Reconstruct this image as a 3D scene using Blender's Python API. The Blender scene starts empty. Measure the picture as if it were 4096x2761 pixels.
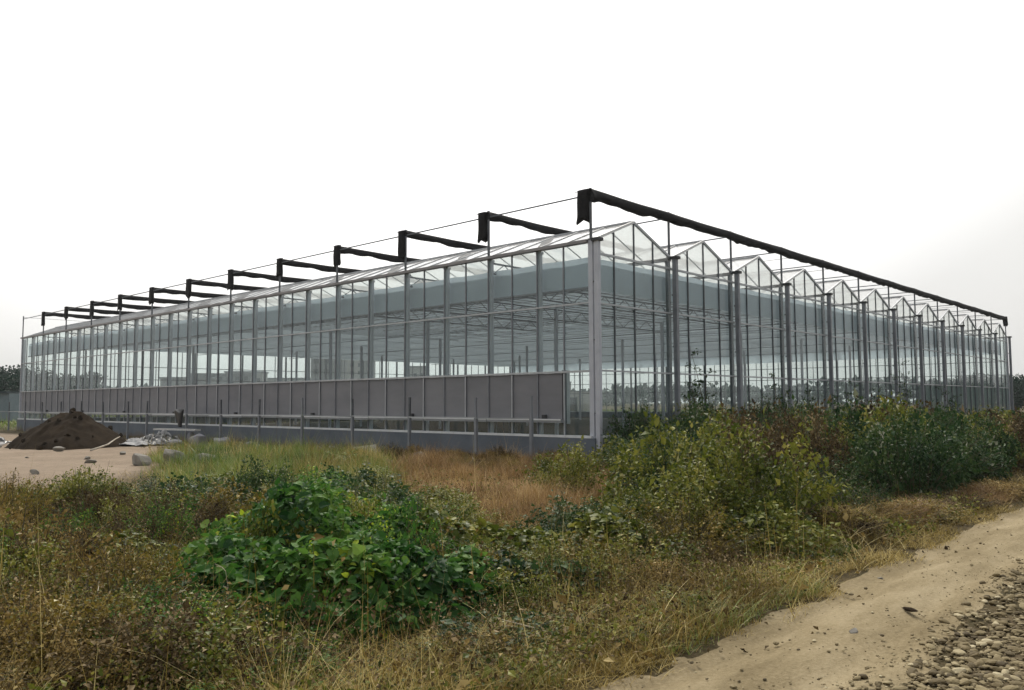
import bpy, math
import numpy as np
from mathutils import Matrix, Vector

rng = np.random.default_rng(7)
scene = bpy.context.scene
COL = scene.collection
R = math.radians

# ------------------------------------------------------------------ dimensions
W = 4.0            # roof bay, along +X
P = 3.974          # post spacing, along +Y
NB, NP = 12, 12
LX, LY = NB * W, NP * P
HG, HR, HP, ZB = 6.08, 6.88, 7.52, 0.66
CAM = np.array([-17.876, -13.543, 1.6])
YAW, PITCH, ROLL = 0.74704, 0.07014, -0.0042

# ------------------------------------------------------------------ tagging
def tag(o, label=None, cat=None, group=None, kind=None):
    if label: o['label'] = label
    if cat: o['category'] = cat
    if group: o['group'] = group
    if kind: o['kind'] = kind
    return o

def empty(name, loc=(0, 0, 0), rz=0.0):
    o = bpy.data.objects.new(name, None)
    o.location = loc
    o.rotation_euler = (0, 0, rz)
    o.empty_display_size = 0.2
    COL.objects.link(o)
    return o

def link(name, me, parent=None, loc=None, rot=None, scale=None):
    o = bpy.data.objects.new(name, me)
    if parent is not None: o.parent = parent
    if loc is not None: o.location = loc
    if rot is not None: o.rotation_euler = rot
    if scale is not None: o.scale = scale if hasattr(scale, '__len__') else (scale,) * 3
    COL.objects.link(o)
    return o

# ------------------------------------------------------------------ materials
def new_mat(name):
    m = bpy.data.materials.new(name)
    m.use_nodes = True
    nt = m.node_tree
    for n in list(nt.nodes): nt.nodes.remove(n)
    out = nt.nodes.new('ShaderNodeOutputMaterial')
    return m, nt, out

def N(nt, t, **kw):
    n = nt.nodes.new('ShaderNode' + t)
    for k, v in kw.items():
        if k.startswith('_'): setattr(n, k[1:], v)
        else: n.inputs[k].default_value = v
    return n

def c4(c): return (c[0], c[1], c[2], 1.0)

def ramp(nt, stops):
    n = nt.nodes.new('ShaderNodeValToRGB')
    el = n.color_ramp.elements
    el[0].position, el[0].color = stops[0][0], c4(stops[0][1])
    el[1].position, el[1].color = stops[-1][0], c4(stops[-1][1])
    for p, c in stops[1:-1]:
        e = el.new(p); e.color = c4(c)
    return n

def solid(name, a, b, rough=0.6, metal=0.0, scale=3.0, detail=4.0, bump=0.0, bscale=40.0, spec=0.5, stretch=None):
    """principled surface whose colour wanders between a and b with object-space noise"""
    m, nt, out = new_mat(name)
    tc = N(nt, 'TexCoord')
    no = N(nt, 'TexNoise', Scale=scale, Detail=detail, Roughness=0.6)
    src = tc.outputs['Object']
    if stretch:
        mp = N(nt, 'Mapping'); mp.inputs['Scale'].default_value = stretch
        nt.links.new(src, mp.inputs['Vector']); src = mp.outputs['Vector']
    nt.links.new(src, no.inputs['Vector'])
    rp = ramp(nt, [(0.3, a), (0.7, b)])
    nt.links.new(no.outputs['Fac'], rp.inputs['Fac'])
    p = N(nt, 'BsdfPrincipled', Roughness=rough, Metallic=metal)
    p.inputs['Specular IOR Level'].default_value = spec
    nt.links.new(rp.outputs['Color'], p.inputs['Base Color'])
    if bump > 0:
        n2 = N(nt, 'TexNoise', Scale=bscale, Detail=6.0)
        nt.links.new(tc.outputs['Object'], n2.inputs['Vector'])
        bp = N(nt, 'Bump', Strength=bump, Distance=0.02)
        nt.links.new(n2.outputs['Fac'], bp.inputs['Height'])
        nt.links.new(bp.outputs['Normal'], p.inputs['Normal'])
    nt.links.new(p.outputs['BSDF'], out.inputs['Surface'])
    return m

def leaf_mat(name, stops, trans=0.3, rough=0.55, spec=0.3, tcol=None):
    """leaf / blade colour picked by the per-leaf 'tint' attribute"""
    m, nt, out = new_mat(name)
    at = N(nt, 'Attribute', _attribute_name='tint')
    oi = N(nt, 'ObjectInfo')
    ad = N(nt, 'Math', _operation='MULTIPLY_ADD')
    nt.links.new(oi.outputs['Random'], ad.inputs[0])
    ad.inputs[1].default_value = 0.16
    ad.inputs[2].default_value = -0.08
    sm = N(nt, 'Math', _operation='ADD', _use_clamp=True)
    nt.links.new(at.outputs['Fac'], sm.inputs[0]); nt.links.new(ad.outputs[0], sm.inputs[1])
    rp = ramp(nt, stops)
    nt.links.new(sm.outputs[0], rp.inputs['Fac'])
    p = N(nt, 'BsdfPrincipled', Roughness=rough)
    p.inputs['Specular IOR Level'].default_value = spec
    nt.links.new(rp.outputs['Color'], p.inputs['Base Color'])
    tr = N(nt, 'BsdfTranslucent')
    nt.links.new(rp.outputs['Color'], tr.inputs['Color'])
    mx = N(nt, 'MixShader', Fac=trans)
    nt.links.new(p.outputs['BSDF'], mx.inputs[1]); nt.links.new(tr.outputs['BSDF'], mx.inputs[2])
    nt.links.new(mx.outputs['Shader'], out.inputs['Surface'])
    return m

def glass_mat(name, tint=(0.86, 0.93, 0.91), film=0.0, filmcol=(0.8, 0.8, 0.8), f0=0.075, vary=0.1):
    """single-sheet glass: tinted see-through, Schlick reflection, thin dusty film"""
    m, nt, out = new_mat(name)
    tr = N(nt, 'BsdfTransparent'); tr.inputs['Color'].default_value = c4(tint)
    gl = N(nt, 'BsdfGlossy', Roughness=0.03); gl.inputs['Color'].default_value = (0.95, 0.97, 0.97, 1)
    lw = N(nt, 'LayerWeight', Blend=0.5)
    pw = N(nt, 'Math', _operation='POWER'); pw.inputs[1].default_value = 5.0
    nt.links.new(lw.outputs['Facing'], pw.inputs[0])
    sc = N(nt, 'Math', _operation='MULTIPLY_ADD', _use_clamp=True)
    sc.inputs[1].default_value = 0.62 - f0; sc.inputs[2].default_value = f0
    nt.links.new(pw.outputs[0], sc.inputs[0])
    # faint waviness of drawn glass
    tc = N(nt, 'TexCoord'); no = N(nt, 'TexNoise', Scale=0.6, Detail=1.0)
    nt.links.new(tc.outputs['Object'], no.inputs['Vector'])
    bp = N(nt, 'Bump', Strength=0.04, Distance=0.05)
    nt.links.new(no.outputs['Fac'], bp.inputs['Height'])
    nt.links.new(bp.outputs['Normal'], gl.inputs['Normal'])
    base = tr.outputs['BSDF']
    if film > 0:
        df = N(nt, 'BsdfDiffuse'); df.inputs['Color'].default_value = c4(filmcol)
        tl = N(nt, 'BsdfTranslucent'); tl.inputs['Color'].default_value = c4(filmcol)
        hh = N(nt, 'MixShader', Fac=0.62)
        nt.links.new(df.outputs['BSDF'], hh.inputs[1]); nt.links.new(tl.outputs['BSDF'], hh.inputs[2])
        n2 = N(nt, 'TexNoise', Scale=0.9, Detail=5.0, Roughness=0.65)
        nt.links.new(tc.outputs['Object'], n2.inputs['Vector'])
        mr = N(nt, 'MapRange'); mr.inputs['From Min'].default_value = 0.3; mr.inputs['From Max'].default_value = 0.7
        mr.inputs['To Min'].default_value = film * 0.8; mr.inputs['To Max'].default_value = film * 1.2
        nt.links.new(n2.outputs['Fac'], mr.inputs['Value'])
        oi = N(nt, 'ObjectInfo')
        vr = N(nt, 'Math', _operation='MULTIPLY_ADD'); vr.inputs[1].default_value = vary; vr.inputs[2].default_value = 1 - vary / 2
        nt.links.new(oi.outputs['Random'], vr.inputs[0])
        vm = N(nt, 'Math', _operation='MULTIPLY', _use_clamp=True)
        nt.links.new(mr.outputs['Result'], vm.inputs[0]); nt.links.new(vr.outputs[0], vm.inputs[1])
        mf = N(nt, 'MixShader')
        nt.links.new(vm.outputs[0], mf.inputs['Fac'])
        nt.links.new(base, mf.inputs[1]); nt.links.new(hh.outputs['Shader'], mf.inputs[2])
        base = mf.outputs['Shader']
    mx = N(nt, 'MixShader')
    nt.links.new(sc.outputs[0], mx.inputs['Fac'])
    nt.links.new(base, mx.inputs[1]); nt.links.new(gl.outputs['BSDF'], mx.inputs[2])
    nt.links.new(mx.outputs['Shader'], out.inputs['Surface'])
    return m

def fabric_mat(name, a, b, trans=0.4, scale=0.5):
    m, nt, out = new_mat(name)
    tc = N(nt, 'TexCoord')
    mp = N(nt, 'Mapping'); mp.inputs['Scale'].default_value = (1.0, 0.25, 1.0)
    nt.links.new(tc.outputs['Object'], mp.inputs['Vector'])
    no = N(nt, 'TexNoise', Scale=scale, Detail=5.0)
    nt.links.new(mp.outputs['Vector'], no.inputs['Vector'])
    rp = ramp(nt, [(0.3, a), (0.7, b)])
    nt.links.new(no.outputs['Fac'], rp.inputs['Fac'])
    d = N(nt, 'BsdfDiffuse'); t = N(nt, 'BsdfTranslucent')
    nt.links.new(rp.outputs['Color'], d.inputs['Color']); nt.links.new(rp.outputs['Color'], t.inputs['Color'])
    mx = N(nt, 'MixShader', Fac=trans)
    nt.links.new(d.outputs['BSDF'], mx.inputs[1]); nt.links.new(t.outputs['BSDF'], mx.inputs[2])
    nt.links.new(mx.outputs['Shader'], out.inputs['Surface'])
    return m

M = {}
M['steel'] = solid('galvanised_steel', (0.42, 0.44, 0.49), (0.52, 0.54, 0.59), rough=0.5, metal=0.1, scale=2.5)
M['steel_dark'] = solid('dark_and_backlit_steel', (0.07, 0.08, 0.09), (0.13, 0.14, 0.155), rough=0.55, metal=0.3, scale=4)  # dark tone also carries the backlit shade of gable columns and mullions
M['mid'] = solid('dull_grey_steel', (0.17, 0.18, 0.20), (0.24, 0.255, 0.28), rough=0.5, metal=0.15, scale=3)
M['alu'] = solid('aluminium_profile', (0.38, 0.40, 0.42), (0.50, 0.52, 0.54), rough=0.45, metal=0.25, scale=3)
M['alu_white'] = solid('white_coated_profile', (0.62, 0.64, 0.65), (0.74, 0.76, 0.77), rough=0.45, scale=3)
M['gutter'] = solid('gutter_steel', (0.20, 0.19, 0.19), (0.29, 0.275, 0.275), rough=0.5, metal=0.2, scale=1.2)
M['black'] = solid('black_shade_cloth', (0.005, 0.005, 0.006), (0.014, 0.0135, 0.014), rough=0.85, scale=6, bump=0.5, bscale=25, spec=0.25)
M['cap'] = solid('dark_rubber', (0.02, 0.022, 0.025), (0.035, 0.037, 0.04), rough=0.6, scale=5)
M['pad'] = solid('cooling_pad_cellulose', (0.195, 0.197, 0.212), (0.265, 0.265, 0.282), rough=0.85, scale=0.7, stretch=(1, 0.5, 1.5), bump=0.3, bscale=60, spec=0.3)
M['tray'] = solid('water_tray', (0.20, 0.215, 0.225), (0.32, 0.335, 0.345), rough=0.5, scale=1.5, stretch=(1, 0.6, 4))
M['plinth'] = solid('painted_plinth', (0.105, 0.125, 0.15), (0.15, 0.172, 0.2), rough=0.8, scale=0.8, bump=0.15, spec=0.3)
def plinth_mat():
    m, nt, out = new_mat('painted_plinth')
    ge = N(nt, 'NewGeometry'); sp = N(nt, 'SeparateXYZ'); nt.links.new(ge.outputs['Position'], sp.inputs[0])
    n1 = N(nt, 'TexNoise', Scale=1.1, Detail=7.0, Roughness=.65); nt.links.new(ge.outputs['Position'], n1.inputs['Vector'])
    n2 = N(nt, 'TexNoise', Scale=6.0, Detail=6.0, Roughness=.7); nt.links.new(ge.outputs['Position'], n2.inputs['Vector'])
    base = ramp(nt, [(0.3, (0.10, 0.12, 0.145)), (0.7, (0.15, 0.172, 0.20))]); nt.links.new(n1.outputs['Fac'], base.inputs['Fac'])
    av = N(nt, 'MixRGB', Fac=.5); nt.links.new(n1.outputs['Fac'], av.inputs[1]); nt.links.new(n2.outputs['Fac'], av.inputs[2])
    sc = N(nt, 'Math', _operation='MULTIPLY_ADD'); sc.inputs[1].default_value = 2.2; nt.links.new(av.outputs[0], sc.inputs[0])
    ng = N(nt, 'Math', _operation='MULTIPLY'); ng.inputs[1].default_value = -2.4; nt.links.new(sp.outputs['Z'], ng.inputs[0])
    nt.links.new(ng.outputs[0], sc.inputs[2])
    cl = N(nt, 'MapRange'); cl.inputs['From Min'].default_value = .62; cl.inputs['From Max'].default_value = 1.15; cl.inputs['To Max'].default_value = .8
    nt.links.new(sc.outputs[0], cl.inputs['Value'])
    mx = N(nt, 'MixRGB'); mx.inputs[2].default_value = (0.135, 0.10, 0.066, 1)
    nt.links.new(cl.outputs['Result'], mx.inputs[0]); nt.links.new(base.outputs[0], mx.inputs[1])
    p = N(nt, 'BsdfPrincipled', Roughness=.8); p.inputs['Specular IOR Level'].default_value = .3
    nt.links.new(mx.outputs[0], p.inputs['Base Color']); nt.links.new(p.outputs['BSDF'], out.inputs['Surface'])
    return m
M['plinth'] = plinth_mat()
M['panel'] = solid('green_grey_panel', (0.06, 0.105, 0.10), (0.085, 0.14, 0.13), rough=0.35, scale=0.8)
M['glass'] = glass_mat('wall_glass', (0.85, 0.92, 0.905), film=0.10, filmcol=(0.58, 0.68, 0.71), f0=0.05, vary=0.8)
M['gglass'] = glass_mat('gable_side_glass', (0.85, 0.92, 0.905), film=0.15, filmcol=(0.60, 0.69, 0.71), f0=0.05, vary=0.7)
M['glass_far'] = glass_mat('far_wall_glass', (0.92, 0.96, 0.95), film=0.02)
M['roof'] = glass_mat('roof_glass', (0.90, 0.92, 0.92), film=0.70, filmcol=(0.90, 0.88, 0.87), f0=0.05)
M['gable'] = glass_mat('gable_glass', (0.87, 0.92, 0.91), film=0.10, filmcol=(0.85, 0.88, 0.88))
M['screen'] = fabric_mat('shade_screen_fabric', (0.33, 0.375, 0.41), (0.40, 0.45, 0.485), trans=0.6)
M['skirt'] = fabric_mat('side_curtain_fabric', (0.70, 0.78, 0.86), (0.76, 0.84, 0.92), trans=0.6, scale=0.3)
M['wire'] = solid('dark_wire', (0.03, 0.032, 0.035), (0.05, 0.05, 0.055), rough=0.5, metal=0.3)

# ------------------------------------------------------------------ mesh helpers
class MB:
    def __init__(s): s.v, s.f = [], []
    def box(s, x0, x1, y0, y1, z0, z1):
        b = len(s.v)
        s.v += [(x0, y0, z0), (x1, y0, z0), (x1, y1, z0), (x0, y1, z0), (x0, y0, z1), (x1, y0, z1), (x1, y1, z1), (x0, y1, z1)]
        s.f += [tuple(b + i for i in q) for q in ((0, 3, 2, 1), (4, 5, 6, 7), (0, 1, 5, 4), (1, 2, 6, 5), (2, 3, 7, 6), (3, 0, 4, 7))]
        return s
    def beam(s, p0, p1, w, h, up=(0, 0, 1)):
        p0, p1 = Vector(p0), Vector(p1)
        d = (p1 - p0).normalized()
        u = Vector(up)
        if abs(d.dot(u)) > 0.98: u = Vector((1, 0, 0))
        a = d.cross(u).normalized() * (w / 2); c = a.cross(d).normalized() * (h / 2)
        b = len(s.v)
        for p in (p0, p1):
            for k in ((-1, -1), (1, -1), (1, 1), (-1, 1)): s.v.append(tuple(p + a * k[0] + c * k[1]))
        s.f += [tuple(b + i for i in q) for q in ((3, 2, 1, 0), (4, 5, 6, 7), (0, 1, 5, 4), (1, 2, 6, 5), (2, 3, 7, 6), (3, 0, 4, 7))]
        return s
    def tube(s, pts, r, n=6):
        pts = [Vector(p) for p in pts]
        rs = r if hasattr(r, '__len__') else [r] * len(pts)
        b = len(s.v)
        for i, p in enumerate(pts):
            d = (pts[min(i + 1, len(pts) - 1)] - pts[max(i - 1, 0)]).normalized()
            u = Vector((0, 0, 1)) if abs(d.z) < 0.9 else Vector((1, 0, 0))
            a = d.cross(u).normalized(); c = a.cross(d)
            for k in range(n):
                t = 2 * math.pi * k / n
                s.v.append(tuple(p + (a * math.cos(t) + c * math.sin(t)) * rs[i]))
        for i in range(len(pts) - 1):
            for k in range(n):
                k2 = (k + 1) % n
                s.f.append((b + i * n + k, b + i * n + k2, b + (i + 1) * n + k2, b + (i + 1) * n + k))
        s.f.append(tuple(b + k for k in reversed(range(n))))
        e = b + (len(pts) - 1) * n
        s.f.append(tuple(e + k for k in range(n)))
        return s
    def poly(s, pts):
        b = len(s.v); s.v += [tuple(p) for p in pts]; s.f.append(tuple(range(b, b + len(pts)))); return s
    def mesh(s, name, mat, smooth=False):
        me = bpy.data.meshes.new(name)
        me.from_pydata(s.v, [], s.f); me.update()
        me.materials.append(mat)
        if smooth: me.polygons.foreach_set('use_smooth', [True] * len(me.polygons))
        return me
    def obj(s, name, mat, parent=None, smooth=False, loc=None):
        return link(name, s.mesh(name, mat, smooth), parent, loc)

def tri_mesh(name, V, T, mat, tint=None, smooth=False):
    V = np.asarray(V, np.float32).reshape(-1, 3); T = np.asarray(T, np.int32).reshape(-1, 3)
    me = bpy.data.meshes.new(name)
    me.vertices.add(len(V)); me.vertices.foreach_set('co', V.ravel())
    me.loops.add(T.size); me.loops.foreach_set('vertex_index', T.ravel())
    me.polygons.add(len(T)); me.polygons.foreach_set('loop_start', np.arange(0, T.size, 3, dtype=np.int32))
    me.polygons.foreach_set('use_smooth', np.full(len(T), smooth))
    me.update(calc_edges=True)
    if tint is not None:
        a = me.attributes.new('tint', 'FLOAT', 'POINT')
        a.data.foreach_set('value', np.asarray(tint, np.float32).ravel())
    me.materials.append(mat)
    return me

def norm(a): return a / np.maximum(np.linalg.norm(a, axis=-1, keepdims=True), 1e-9)

# value noise in numpy
_perm = np.random.default_rng(3).random((256, 256))
def vnoise(x, y):
    x = np.asarray(x, float); y = np.asarray(y, float)
    xi, yi = np.floor(x).astype(int), np.floor(y).astype(int)
    fx, fy = x - xi, y - yi
    fx = fx * fx * (3 - 2 * fx); fy = fy * fy * (3 - 2 * fy)
    g = lambda a, b: _perm[a & 255, b & 255]
    return (g(xi, yi) * (1 - fx) + g(xi + 1, yi) * fx) * (1 - fy) + (g(xi, yi + 1) * (1 - fx) + g(xi + 1, yi + 1) * fx) * fy
def fbm(x, y, o=4):
    s, a, t = 0, 1.0, 0
    for i in range(o):
        s = s + a * vnoise(x * 2 ** i + 17 * i, y * 2 ** i + 31 * i); t += a; a *= 0.5
    return s / t
def sstep(a, b, x):
    t = np.clip((x - a) / (b - a), 0, 1); return t * t * (3 - 2 * t)
def polydist(x, y, poly):
    """signed distance, positive inside"""
    x = np.asarray(x, float); y = np.asarray(y, float)
    d = np.full(x.shape, 1e9); ins = np.zeros(x.shape, bool)
    n = len(poly)
    for i in range(n):
        ax, ay = poly[i]; bx, by = poly[(i + 1) % n]
        ex, ey = bx - ax, by - ay
        t = np.clip(((x - ax) * ex + (y - ay) * ey) / (ex * ex + ey * ey), 0, 1)
        d = np.minimum(d, np.hypot(x - ax - t * ex, y - ay - t * ey))
        c = ((ay > y) != (by > y)) & (x < (bx - ax) * (y - ay) / (by - ay + 1e-12) + ax)
        ins ^= c
    return np.where(ins, d, -d)

SAND = [(-15, 5.0), (-11.6, 3.6), (-9.6, 5.2), (-8.2, 8.5), (-5.6, 13.0), (-3.2, 16.5), (-2.5, 22), (-4, 47), (-16, 60), (-30, 40), (-24, 12)]
SOIL = [(-2.6, 4.6), (-0.6, 2.0), (-0.4, -1.6), (-3.0, -4.4), (-7.4, -7.2), (-9.8, -7.2), (-11.0, -5.4), (-8.4, -2.2), (-5.4, 1.2)]
GREEN = [(-6.2, 12.0), (-2.6, 9.0), (-3.2, 5.0), (-7.0, 0.4), (-9.0, -1.0), (-10.8, 1.2), (-9.0, 5.0), (-7.4, 8.6)]
def m_sand(x, y): return sstep(-0.7, 0.7, polydist(x, y, SAND) + 1.6 * (fbm(x * 0.7, y * 0.7) - 0.5))
def m_soil(x, y): return sstep(-0.8, 0.8, polydist(x, y, SOIL) + 1.8 * (fbm(x * 0.8 + 9, y * 0.8) - 0.5))
def m_green(x, y): return sstep(-0.7, 0.7, polydist(x, y, GREEN) + 1.8 * (fbm(x * 0.9 + 4, y * 0.9 + 2) - 0.5))
def road_n(x): return -10.72 + 0.30 * (fbm(x * 0.35, x * 0 + 3.3, 6) - 0.5) * 2.0 + 0.22 * (fbm(x * 1.9, x * 0 + 1.7, 4) - 0.5)
def road_s(x): return -11.78 + 0.26 * (fbm(x * 0.4, x * 0 + 8.3, 3) - 0.5) * 2

def gz(x, y, dip=True):
    x = np.asarray(x, float); y = np.asarray(y, float)
    n = (fbm(x * 0.5, y * 0.5) - 0.5) * 0.22 + (fbm(x * 2.2, y * 2.2, 3) - 0.5) * 0.07
    strip = sstep(-10.6, -9.4, y)
    nearw = sstep(-4.5, -1.5, x) * sstep(-3.0, 1.0, y)
    far = 1 - sstep(60, 120, np.hypot(x, y))
    inside = sstep(-0.3, 0.3, x) * sstep(-0.3, 0.3, y) * (1 - sstep(LX - .3, LX + .3, x)) * (1 - sstep(LY - .3, LY + .3, y))
    s = m_sand(x, y)
    z = n * strip * far * (1 - 0.75 * s) + (fbm(x * 3, y * 3, 2) - 0.5) * 0.02 * far
    z = z - 0.10 * nearw
    if dip: z = z - 0.07 * sstep(road_s(x) + .02, road_s(x) + .22, y) * (1 - sstep(road_n(x) - .22, road_n(x) - .02, y))
    return z * (1 - inside) - 0.02 * inside
def gz1(x, y): return float(gz(np.array([x]), np.array([y]))[0])

# ------------------------------------------------------------------ ground
def lines(lo, hi, step, far):
    inner = np.arange(lo, hi + 1e-6, step)
    out = np.array([2, 5, 10, 20, 40, 80, 120, 250, 500, 900.]) * far
    return np.concatenate([lo - out[::-1], inner, hi + out])
gx, gy = lines(-22, 30, 0.16, 1.0), lines(-18, 26, 0.16, 1.0)
GX, GY = np.meshgrid(gx, gy)
GZ = gz(GX, GY)
def grid_mesh(name, X, Y, Z, mat, attrs=None):
    ny, nx = X.shape
    V = np.stack([X, Y, Z], -1).reshape(-1, 3)
    i = np.arange(ny - 1)[:, None] * nx + np.arange(nx - 1)[None]
    T = np.stack([np.stack([i, i + 1, i + nx + 1], -1), np.stack([i, i + nx + 1, i + nx], -1)], 2).reshape(-1, 3)
    me = tri_mesh(name, V, T, mat, smooth=True)
    for k, a in (attrs or {}).items():
        at = me.attributes.new(k, 'FLOAT', 'POINT'); at.data.foreach_set('value', np.asarray(a, np.float32).ravel())
    return me

def ground_mat():
    m, nt, out = new_mat('field_soil')
    tc = N(nt, 'TexCoord')
    def noise(sc, det=6.0, rough=0.6):
        n = N(nt, 'TexNoise', Scale=sc, Detail=det, Roughness=rough); nt.links.new(tc.outputs['Object'], n.inputs['Vector']); return n
    n1, n2, n3 = noise(0.45), noise(5.0, 8.0, 0.7), noise(28.0, 5.0)
    base = ramp(nt, [(0.3, (0.045, 0.045, 0.022)), (0.5, (0.085, 0.066, 0.034)), (0.72, (0.13, 0.095, 0.05))])
    nt.links.new(n2.outputs['Fac'], base.inputs['Fac'])
    sand = ramp(nt, [(0.3, (0.19, 0.145, 0.102)), (0.55, (0.31, 0.245, 0.182)), (0.75, (0.40, 0.325, 0.255))])
    soil = ramp(nt, [(0.28, (0.12, 0.068, 0.028)), (0.52, (0.27, 0.162, 0.070)), (0.75, (0.41, 0.275, 0.15))])
    vo = N(nt, 'TexVoronoi', Scale=2.4, _feature='DISTANCE_TO_EDGE')
    wv = N(nt, 'MixRGB', Fac=0.12); nt.links.new(tc.outputs['Object'], wv.inputs[1]); nt.links.new(n2.outputs['Color'], wv.inputs[2])
    nt.links.new(wv.outputs[0], vo.inputs['Vector'])
    ck = N(nt, 'MapRange'); ck.inputs['From Max'].default_value = 0.05; nt.links.new(vo.outputs['Distance'], ck.inputs['Value'])
    av = N(nt, 'MixRGB', Fac=0.5); nt.links.new(n1.outputs['Fac'], av.inputs[1]); nt.links.new(n2.outputs['Fac'], av.inputs[2])
    nt.links.new(av.outputs[0], sand.inputs['Fac']); nt.links.new(n2.outputs['Fac'], soil.inputs['Fac'])
    a1 = N(nt, 'Attribute', _attribute_name='sand'); a2 = N(nt, 'Attribute', _attribute_name='soil')
    x1 = N(nt, 'MixRGB'); nt.links.new(a1.outputs['Fac'], x1.inputs[0]); nt.links.new(base.outputs[0], x1.inputs[1]); nt.links.new(sand.outputs[0], x1.inputs[2])
    x2 = N(nt, 'MixRGB'); nt.links.new(a2.outputs['Fac'], x2.inputs[0]); nt.links.new(x1.outputs[0], x2.inputs[1]); nt.links.new(soil.outputs[0], x2.inputs[2])
    p = N(nt, 'BsdfPrincipled', Roughness=0.95); p.inputs['Specular IOR Level'].default_value = 0.1
    nt.links.new(x2.outputs[0], p.inputs['Base Color'])
    h0 = N(nt, 'Math', _operation='ADD'); nt.links.new(n2.outputs['Fac'], h0.inputs[0]); nt.links.new(n3.outputs['Fac'], h0.inputs[1])
    hm_ = N(nt, 'Math', _operation='MULTIPLY'); nt.links.new(ck.outputs['Result'], hm_.inputs[0]); nt.links.new(a2.outputs['Fac'], hm_.inputs[1])
    hb = N(nt, 'Math', _operation='ADD'); nt.links.new(h0.outputs[0], hb.inputs[0]); nt.links.new(hm_.outputs[0], hb.inputs[1])
    bp = N(nt, 'Bump', Strength=0.8, Distance=0.06); nt.links.new(hb.outputs[0], bp.inputs['Height'])
    nt.links.new(bp.outputs['Normal'], p.inputs['Normal'])
    nt.links.new(p.outputs['BSDF'], out.inputs['Surface'])
    return m
g = link('ground', grid_mesh('ground', GX, GY, GZ, ground_mat(), {'sand': m_sand(GX, GY), 'soil': m_soil(GX, GY)}))
tag(g, 'bare and weedy earth running from the road past the greenhouse to the horizon', 'ground', kind='structure')

# dirt road: a low crowned strip whose ragged edges sink into the ground
def road_mat(name, stops, bumps):
    m, nt, out = new_mat(name)
    tc = N(nt, 'TexCoord')
    mp = N(nt, 'Mapping'); mp.inputs['Scale'].default_value = (0.22, 1.0, 1.0)
    nt.links.new(tc.outputs['Object'], mp.inputs['Vector'])
    n1 = N(nt, 'TexNoise', Scale=2.6, Detail=8.0, Roughness=0.62); nt.links.new(mp.outputs['Vector'], n1.inputs['Vector'])
    n2 = N(nt, 'TexNoise', Scale=38.0, Detail=6.0, Roughness=0.7); nt.links.new(tc.outputs['Object'], n2.inputs['Vector'])
    av = N(nt, 'MixRGB', Fac=0.35); nt.links.new(n1.outputs['Fac'], av.inputs[1]); nt.links.new(n2.outputs['Fac'], av.inputs[2])
    rp = ramp(nt, stops); nt.links.new(av.outputs[0], rp.inputs['Fac'])
    p = N(nt, 'BsdfPrincipled', Roughness=0.95); p.inputs['Specular IOR Level'].default_value = 0.1
    nt.links.new(rp.outputs[0], p.inputs['Base Color'])
    ad = N(nt, 'MixRGB', Fac=0.6); nt.links.new(n1.outputs['Fac'], ad.inputs[1]); nt.links.new(n2.outputs['Fac'], ad.inputs[2])
    bp = N(nt, 'Bump', Strength=bumps, Distance=0.03); nt.links.new(ad.outputs[0], bp.inputs['Height'])
    nt.links.new(bp.outputs['Normal'], p.inputs['Normal'])
    nt.links.new(p.outputs['BSDF'], out.inputs['Surface'])
    return m
rx = np.concatenate([np.arange(-40, -18, 1.0), np.arange(-18, 12, 0.12), np.arange(12, 60, 0.6), np.arange(60, 400, 8.0)])
rt = np.linspace(0, 1, 22)
def strip(name, lo, hi, crown, mat, amp=0.010, sink=0.012):
    X, Tt = np.meshgrid(rx, rt)
    L, H = lo(rx)[None], hi(rx)[None]
    Y = L + (H - L) * Tt
    prof = crown * np.minimum(1, np.minimum(Tt, 1 - Tt) * 7) - sink * (1 - np.minimum(1, np.minimum(Tt, 1 - Tt) * 7))
    Z = gz(X, Y, False) + prof + amp * (fbm(X * 3, Y * 3, 3) - 0.5) * 2
    if name == 'dirt_road':
        for c in (0.30, 0.78): Z = Z - 0.036 * np.exp(-((Tt - c) / 0.10) ** 2)
    return link(name, grid_mesh(name, X, Y, Z, mat))
road = strip('dirt_road', lambda x: road_s(x) - 0.10, lambda x: road_n(x) + 0.10, 0.014,
             road_mat('packed_dirt', [(0.34, (0.145, 0.112, 0.060)), (0.5, (0.255, 0.205, 0.12)), (0.64, (0.36, 0.298, 0.19))], 0.7))
tag(road, 'packed pale dirt track running beside the weeds', 'road', kind='structure')
verge = strip('gravel_verge', lambda x: road_s(x) * 0 - 17.0, lambda x: road_s(x) + 0.06, 0.012,
              road_mat('stony_soil', [(0.3, (0.045, 0.035, 0.02)), (0.5, (0.09, 0.068, 0.038)), (0.7, (0.15, 0.118, 0.07))], 0.7), amp=0.01)
tag(verge, 'brown stony soil verge under the gravel', 'verge', kind='structure')
fl = MB().box(0.13, LX - .13, 0.13, LY - .13, -0.3, 0.03).obj('greenhouse_floor', solid('damp_soil_floor', (0.028, 0.024, 0.016), (0.06, 0.052, 0.034), rough=0.95, scale=0.6, detail=8, bump=0.6, bscale=8, spec=0.1))
tag(fl, 'dark bare soil floor inside the glasshouse', 'floor', kind='structure')

# ------------------------------------------------------------------ greenhouse
GH = empty('greenhouse')
tag(GH, 'large unfinished glass greenhouse with twelve sawtooth gables and black rolled shade cloth above its roof', 'greenhouse')
def part(mb, name, mat, parent=GH, smooth=False): return mb.obj(name, M[mat], parent, smooth)
def shared(name, me, parent, loc): return link(name, me, parent, loc)

def ztop(x):       # roof height over the gable at x
    t = (x / W) % 1.0
    return HG - 0.03 + (HR - HG) * (1 - abs(2 * t - 1))

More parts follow.
